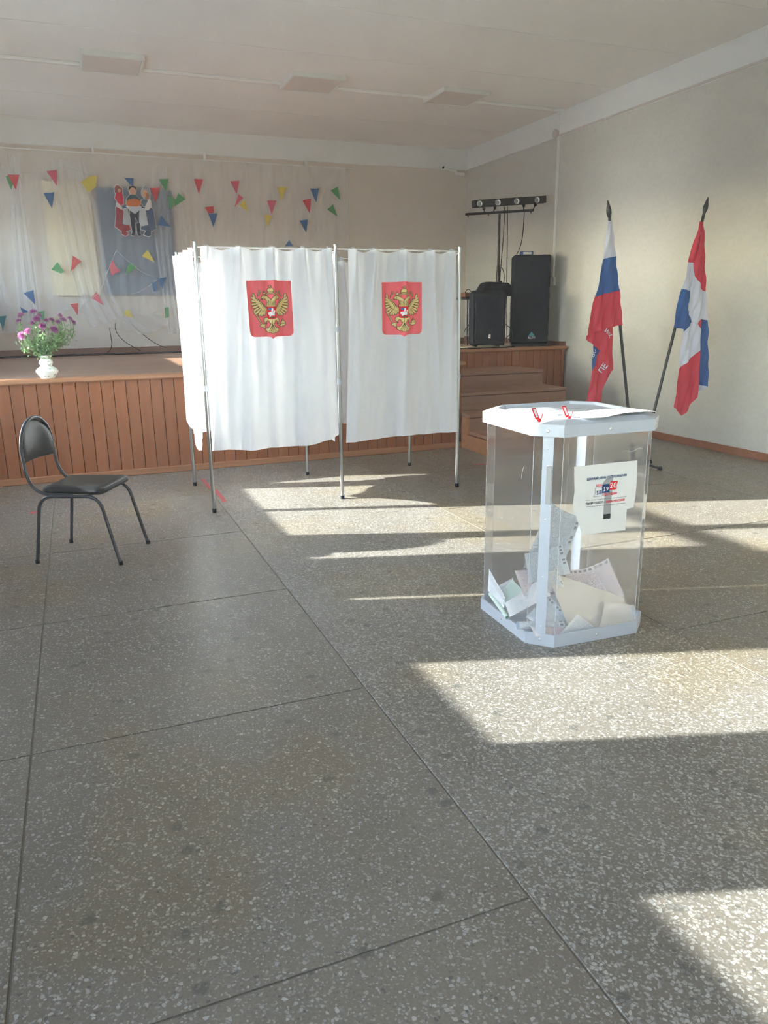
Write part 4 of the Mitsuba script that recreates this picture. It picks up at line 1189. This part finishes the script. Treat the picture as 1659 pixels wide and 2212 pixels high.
part(stand, 'crossbar', slanted(bar[0], bar[1], .018, .016), 'mat_black_metal')
for px, py in ((1011, 466), (1055, 463), (1147, 457)): part(stand, 'bolt', tube([at(px, py, LY), at(px, py + 3.5, LY)], .008, 6), 'mat_black_metal')
LB = 9.47
light = thing('light_bar', 'black stage light bar with four round lamps on the T-bar', 'light bar')
p0, p1 = at(1022.5, 441, LB), at(1176, 431, LB)
p1[0] = min(p1[0], 6.21)
p0[1] = p1[1] = LB
part(light, 'housing', slanted(p0, p1, .05, .045, .006), 'mat_black_metal')
mat('mat_lens_grey', S(120, 128, 134), .15, .6)
for px, py in ((1036, 440), (1075.5, 437.5), (1116, 434.5), (1160, 432)):
    c = at(px, py, LB - .055)
    k = part(light, 'lamp', lathe([(.018, 0), (.036, .012), (.039, .014), (.036, .020), (.014, .004), (.0, .003)], 20).apply_transform(trimesh.geometry.align_vectors([0, 0, 1], [0, -1, 0])).apply_translation(c + [0, .012, 0]), 'mat_aluminium', 40)
    part(k, 'lens', dome(c + [0, .004, 0], .026, (0, -1, 0), .5), 'mat_lens_grey', True)
for px, py, qx, qy in ((1043, 447.5, 1046, 459), (1067, 446, 1066, 457), (1129, 441.5, 1131, 454), (1154, 440, 1152, 453)):
    a, b = at(px, py, LB), at(qx, qy, LY)
    a[1] = LB
    kk = part(light, 'clamp', tube([a, (a + b) / 2 + [.01, 0, 0], b], .007, 6), 'mat_black_metal')
    part(kk, 'clamp_knob', dome(a + [0, -.03, -.02], .022, (0, -1, 0), .8), 'mat_black_plastic', 40)


def cable(pts, Y, lab, r=.0055):
    q = [np.array(at(x, y, Y)) for x, y in pts]
    one('cable', tube(spline(q, 30), r, 6), 'mat_cable', lab, 'cable', smooth=True)


cable([(1090, 447), (1089, 480), (1085, 540), (1080, 600), (1079, 625)], LY + .05, 'black cable hanging close beside the light stand pole')
cable([(1096, 446), (1096, 500), (1095, 580), (1094.5, 640), (1095, 740)], LY + .10, 'straight black cable hanging between the two speakers')
cable([(1133, 458), (1131, 485), (1128, 515), (1116, 550)], 9.62, 'black cable curving from the light bar down to the tall speaker')
cable([(1081, 577), (1086, 582), (1089, 600), (1090, 630)], LY - .03, 'short looped cable at the lower pole')
cable([(1003, 716), (1007, 709), (1013, 701)], 9.3, 'short cable at the left side of the small speaker')
cable([(1092, 700), (1096, 704), (1102, 708)], 9.3, 'short cable crossing the gap between the speakers')
cable([(1090, 733), (1095, 728), (1103, 722)], 9.3, 'short cable low in the gap between the speakers')
cable([(237, 708), (241, 735), (240, 752), (231, 762)], 11.80, 'black cable hanging left below the tulle, at the stage floor', .006)
cable([(249, 698), (253, 720), (270, 738), (304, 758)], 11.80, 'black cable curving right below the blue board', .006)
cable([(282, 698), (310, 723), (335, 741), (360, 751)], 11.80, 'black cable slanting from under the blue board to the stage floor', .006)
P = [(XL + .05, 11.80, .945), (-.4, 11.78, .945), (.3, 11.81, .944), (.9, 11.78, .943), (1.6, 11.80, .942), (2.6, 11.79, .942), (3.6, 11.8, .942)]
one('cable_bundle', join(tube(spline(P, 60), .013, 7), tube(spline([(x, y - .03, z) for x, y, z in P], 60) + [0, 0, 0] + .012 * np.sin(np.arange(60))[:, None] * [0, 1, 0], .010, 6)), 'mat_cable', 'dark bundle of cables lying along the back edge of the stage floor', 'cables', smooth=True)
P = [(4.45, 9.0, 1.008), (4.62, 8.95, 1.008), (4.80, 8.92, 1.010), (5.02, 8.905, 1.008), (5.3, 8.92, 1.009), (5.45, 8.96, 1.008)]
one('cable_bundle', tube(spline(P, 40) + .008 * np.sin(np.arange(40) * .9)[:, None] * [0, 1, 0], .009, 6), 'mat_cable', 'dark cables lying along the podium edge under the small speaker', 'cables', smooth=True)

# ---------------------------------------------------------------- flags
FY = 5.80
mat('mat_flag_white', S(198, 200, 214), .5, .2)
mat('mat_flag_blue', S(62, 96, 152), .5, .2)
mat('mat_flag_red', S(196, 66, 82), .5, .2)
mat('mat_flagpole', S(40, 44, 48), .35, .5)
c6, c4 = (3.568, 1220, 400), (4.255, 1420, 400)


def pole(name, label, top, mid, base):
    k = thing(name, label, 'flag')
    a, b = at(*top, FY), at(*mid, FY)
    dd = (b - a) / np.linalg.norm(b - a)
    end = a + dd * ((a[2] - .07) / -dd[2])
    part(k, 'pole', tube([end, (end + a) / 2, a + dd * .15], .0135, 12), 'mat_flagpole', 50, label='dark pole')
    fin = lathe([(0, 0), (.013, 0), (.013, .012), (.010, .02), (.015, .028), (.011, .038), (.009, .045), (.016, .065), (.0225, .095), (.021, .12), (.012, .165), (.004, .195), (0, .20)], 18)
    fin.apply_transform(trimesh.geometry.align_vectors([0, 0, 1], -dd))
    fin.apply_translation(a + dd * .20)
    part(k, 'finial', fin, 'mat_flagpole', 35, label='dark spearhead finial')
    return k, end


ff = lambda ph, kx=26, amp=.016: (lambda x, z: amp * np.sin((x + .12 * z) * kx * 2 + ph) + .5 * amp * np.sin((x - .2 * z) * kx * 4.1 + 1.3 * ph) + .25 * amp * np.sin(z * 23 + x * 30))


def flag_piece(k, name, m, pts, cr, off, f, t=.004):
    p = pxpoly(pts, FY + off, *cr)
    part(k, name, upright(p, FY + off, t, .035, f), m, 40)


k, end1 = pole('flag', 'white, blue and red striped flag with lettering, left of the two flags', (1313, 432), (1347, 780), None)
f = ff(.4, 24, .012)
flag_piece(k, 'white_stripe', 'mat_flag_white', [(331, 275), (376, 275), (399, 548), (345, 556), (300, 570)], c6, -.035, f)
flag_piece(k, 'blue_stripe', 'mat_flag_blue', [(300, 570), (345, 556), (399, 548), (421, 812), (330, 830), (232, 860)], c6, -.035, f)
flag_piece(k, 'red_stripe', 'mat_flag_red', [(232, 860), (330, 830), (421, 812), (443, 1078), (398, 1085), (300, 1108), (215, 1140), (168, 1180), (172, 1130)], c6, -.035, f)
g = ff(2.1, 20, .014)
flag_piece(k, 'lower_fold', 'mat_flag_red', [(168, 1160), (300, 1090), (376, 1075), (376, 1310), (378, 1420), (330, 1480), (308, 1525), (292, 1580), (285, 1690), (176, 1690), (186, 1560), (205, 1430), (282, 1275), (226, 1240), (166, 1190)], c6, -.012, g)
flag_piece(k, 'inner_fold', 'mat_flag_blue', [(222, 1232), (285, 1272), (250, 1330), (205, 1440), (206, 1370)], c6, -.006, g)


def flag_text(k, text, px, py, w, ang, off, f):
    m = meshkit.text_mesh(text, .06, .001, True)
    s = w / (m.bounds[1][0] - m.bounds[0][0])
    v = m.vertices * [s, s, 1]
    c, sn = math.cos(ang), math.sin(ang)
    a = at(px / 3.568 + 1220, py / 3.568 + 400, FY + off)
    x, z = a[0] + c * v[:, 0] - sn * v[:, 1], a[2] + sn * v[:, 0] + c * v[:, 1]
    part(k, 'lettering', trimesh.Trimesh(np.stack([x, FY + off - v[:, 2] + f(x, z), z], 1), m.faces, process=False), 'mat_flag_white')


flag_text(k, 'ИСК', 300, 1125, .105, math.radians(-38), -.0135, g)
flag_text(k, 'ПЕ', 285, 1455, .085, math.radians(55), -.0135, g)
flag_text(k, 'ВС', 215, 1330, .07, math.radians(62), -.0075, g)
k, end2 = pole('flag', 'red, white and blue flag with a white cross, right of the two flags', (1530, 425), (1434, 805), None)
f = ff(1.0, 22, .012)
g = lambda x, z: f(x, z)
flag_piece(k, 'red_panel', 'mat_flag_red', [(388, 335), (425, 335), (405, 450), (372, 600), (340, 712), (292, 707)], c4, -.048, f)
flag_piece(k, 'red_panel', 'mat_flag_red', [(415, 335), (437, 335), (444, 650), (450, 975), (415, 965), (378, 890), (345, 845), (340, 712), (378, 580)], c4, -.056, f)
flag_piece(k, 'white_panel', 'mat_flag_white', [(292, 707), (340, 712), (342, 800), (322, 900), (305, 970), (230, 955)], c4, -.048, f)
flag_piece(k, 'blue_panel', 'mat_flag_blue', [(230, 955), (305, 970), (290, 1150), (330, 1255), (245, 1352), (240, 1322), (145, 1310)], c4, -.048, f)
flag_piece(k, 'white_cross', 'mat_flag_white', [(345, 838), (380, 890), (417, 965), (420, 1000), (408, 1225), (365, 1270), (398, 1330), (388, 1520), (300, 1600), (215, 1680), (207, 1640), (245, 1350), (327, 1255), (288, 1180), (305, 960), (325, 900)], c4, -.060, f)
flag_piece(k, 'white_panel', 'mat_flag_white', [(413, 965), (450, 973), (456, 1242), (405, 1230)], c4, -.050, f)
flag_piece(k, 'red_panel', 'mat_flag_red', [(408, 1222), (365, 1270), (398, 1332), (410, 1260)], c4, -.054, f)
flag_piece(k, 'blue_panel', 'mat_flag_blue', [(403, 1230), (457, 1242), (465, 1850), (420, 1842), (370, 1830), (384, 1520), (398, 1330)], c4, -.018, f)
flag_piece(k, 'white_lining', 'mat_flag_white', [(370, 1825), (420, 1842), (464, 1850), (420, 1880), (368, 1902)], c4, -.004, f)
flag_piece(k, 'red_panel', 'mat_flag_red', [(388, 1520), (300, 1600), (215, 1680), (204, 1690), (180, 1860), (150, 2040), (232, 2120), (300, 2030), (366, 1945), (376, 1760)], c4, -.062, f)
fs = thing('flag_stand', 'low black stand on the floor holding both flagpoles', 'flag stand')
cx = (end1[0] + end2[0]) / 2
part(fs, 'base', lathe([(0, .02), (.05, .02), (.055, .03), (.05, .06), (.03, .075), (0, .075)], 20, (cx, FY, 0)), 'mat_black_metal', 40)
for e, tp in ((end1, (1313, 432)), (end2, (1530, 425))):
    a = at(*tp, FY)
    dd = (a - e) / np.linalg.norm(a - e)
    part(fs, 'socket', tube([e - dd * .03, e + dd * .14], .019, 12), 'mat_black_metal', 50)
    part(fs, 'socket_arm', tube([(cx, FY, .05), (e[0], FY, .055)], .014, 8), 'mat_black_metal', 50)
for t in (.35, 1.9, 3.5, 5.05):
    px_, py_ = cx + .24 * math.cos(t), FY + .24 * math.sin(t)
    part(fs, 'leg', tube([(cx, FY, .045), (px_, py_, .018)], .011, 8), 'mat_black_metal', 50)
    part(fs, 'foot', lathe([(0, 0), (.02, 0), (.022, .02), (.012, .034), (0, .035)], 14, (px_, py_, 0)), 'mat_black_plastic', 40)

# ---------------------------------------------------------------- red tape marks on the floor
mat('mat_tape', S(168, 84, 84), .7, .2)
for (x0, x1, y0, y1), lab in (((.955, .985, 6.62, 7.05), 'red tape mark on the floor by the left rear pole of the booth'), ((.985, 1.02, 6.08, 6.55), 'red tape mark on the floor by the left front pole of the booth'),
                              ((3.55, 3.95, 6.52, 6.56), 'red tape mark on the floor beside the ballot box, by the steps'), ((-.47, -.40, 6.33, 6.40), 'faint red tape mark on the floor behind the rear legs of the chair')):
    one('tape_mark', bx(x0, x1, y0, y1, 0, .0008), 'mat_tape', lab, 'tape', 'red tape marks on the floor')

def ground(px, py):
    d = (px - W / 2) / FOC * RIGHT + (py - H / 2) / FOC * DOWN + FWD
    return EYE + d * (-EYE[2] / d[2])


q = [ground(*p) for p in ((1395, 1932), (1440, 1922), (1475, 1918), (1505, 1900), (1535, 1880), (1570, 1862), (1615, 1858), (1659, 1850))]
part('floor', 'crack', tube(np.array([(a[0], a[1], -.0004) for a in q]), .0012, 5), 'mat_joint')

# ---------------------------------------------------------------- the dusty, sunlit air of the room
scene['air'] = {'type': 'homogeneous', 'sigma_t': {'type': 'rgb', 'value': [.0030, .0030, .0030]}, 'albedo': {'type': 'rgb', 'value': [.97, .97, .97]}, 'phase': {'type': 'hg', 'g': .25}}
scene['camera']['medium'] = {'type': 'ref', 'id': 'air'}
scene['haze'] = {**ply(bx(XL - 1.0, XR + 1.0, YF - 1.0, YB + 1.0, -1.0, ZC + 1.0), {'type': 'null'}), 'interior': {'type': 'ref', 'id': 'air'}}
labels['haze'] = {'kind': 'stuff', 'label': 'faint sunlit haze filling the hall'}
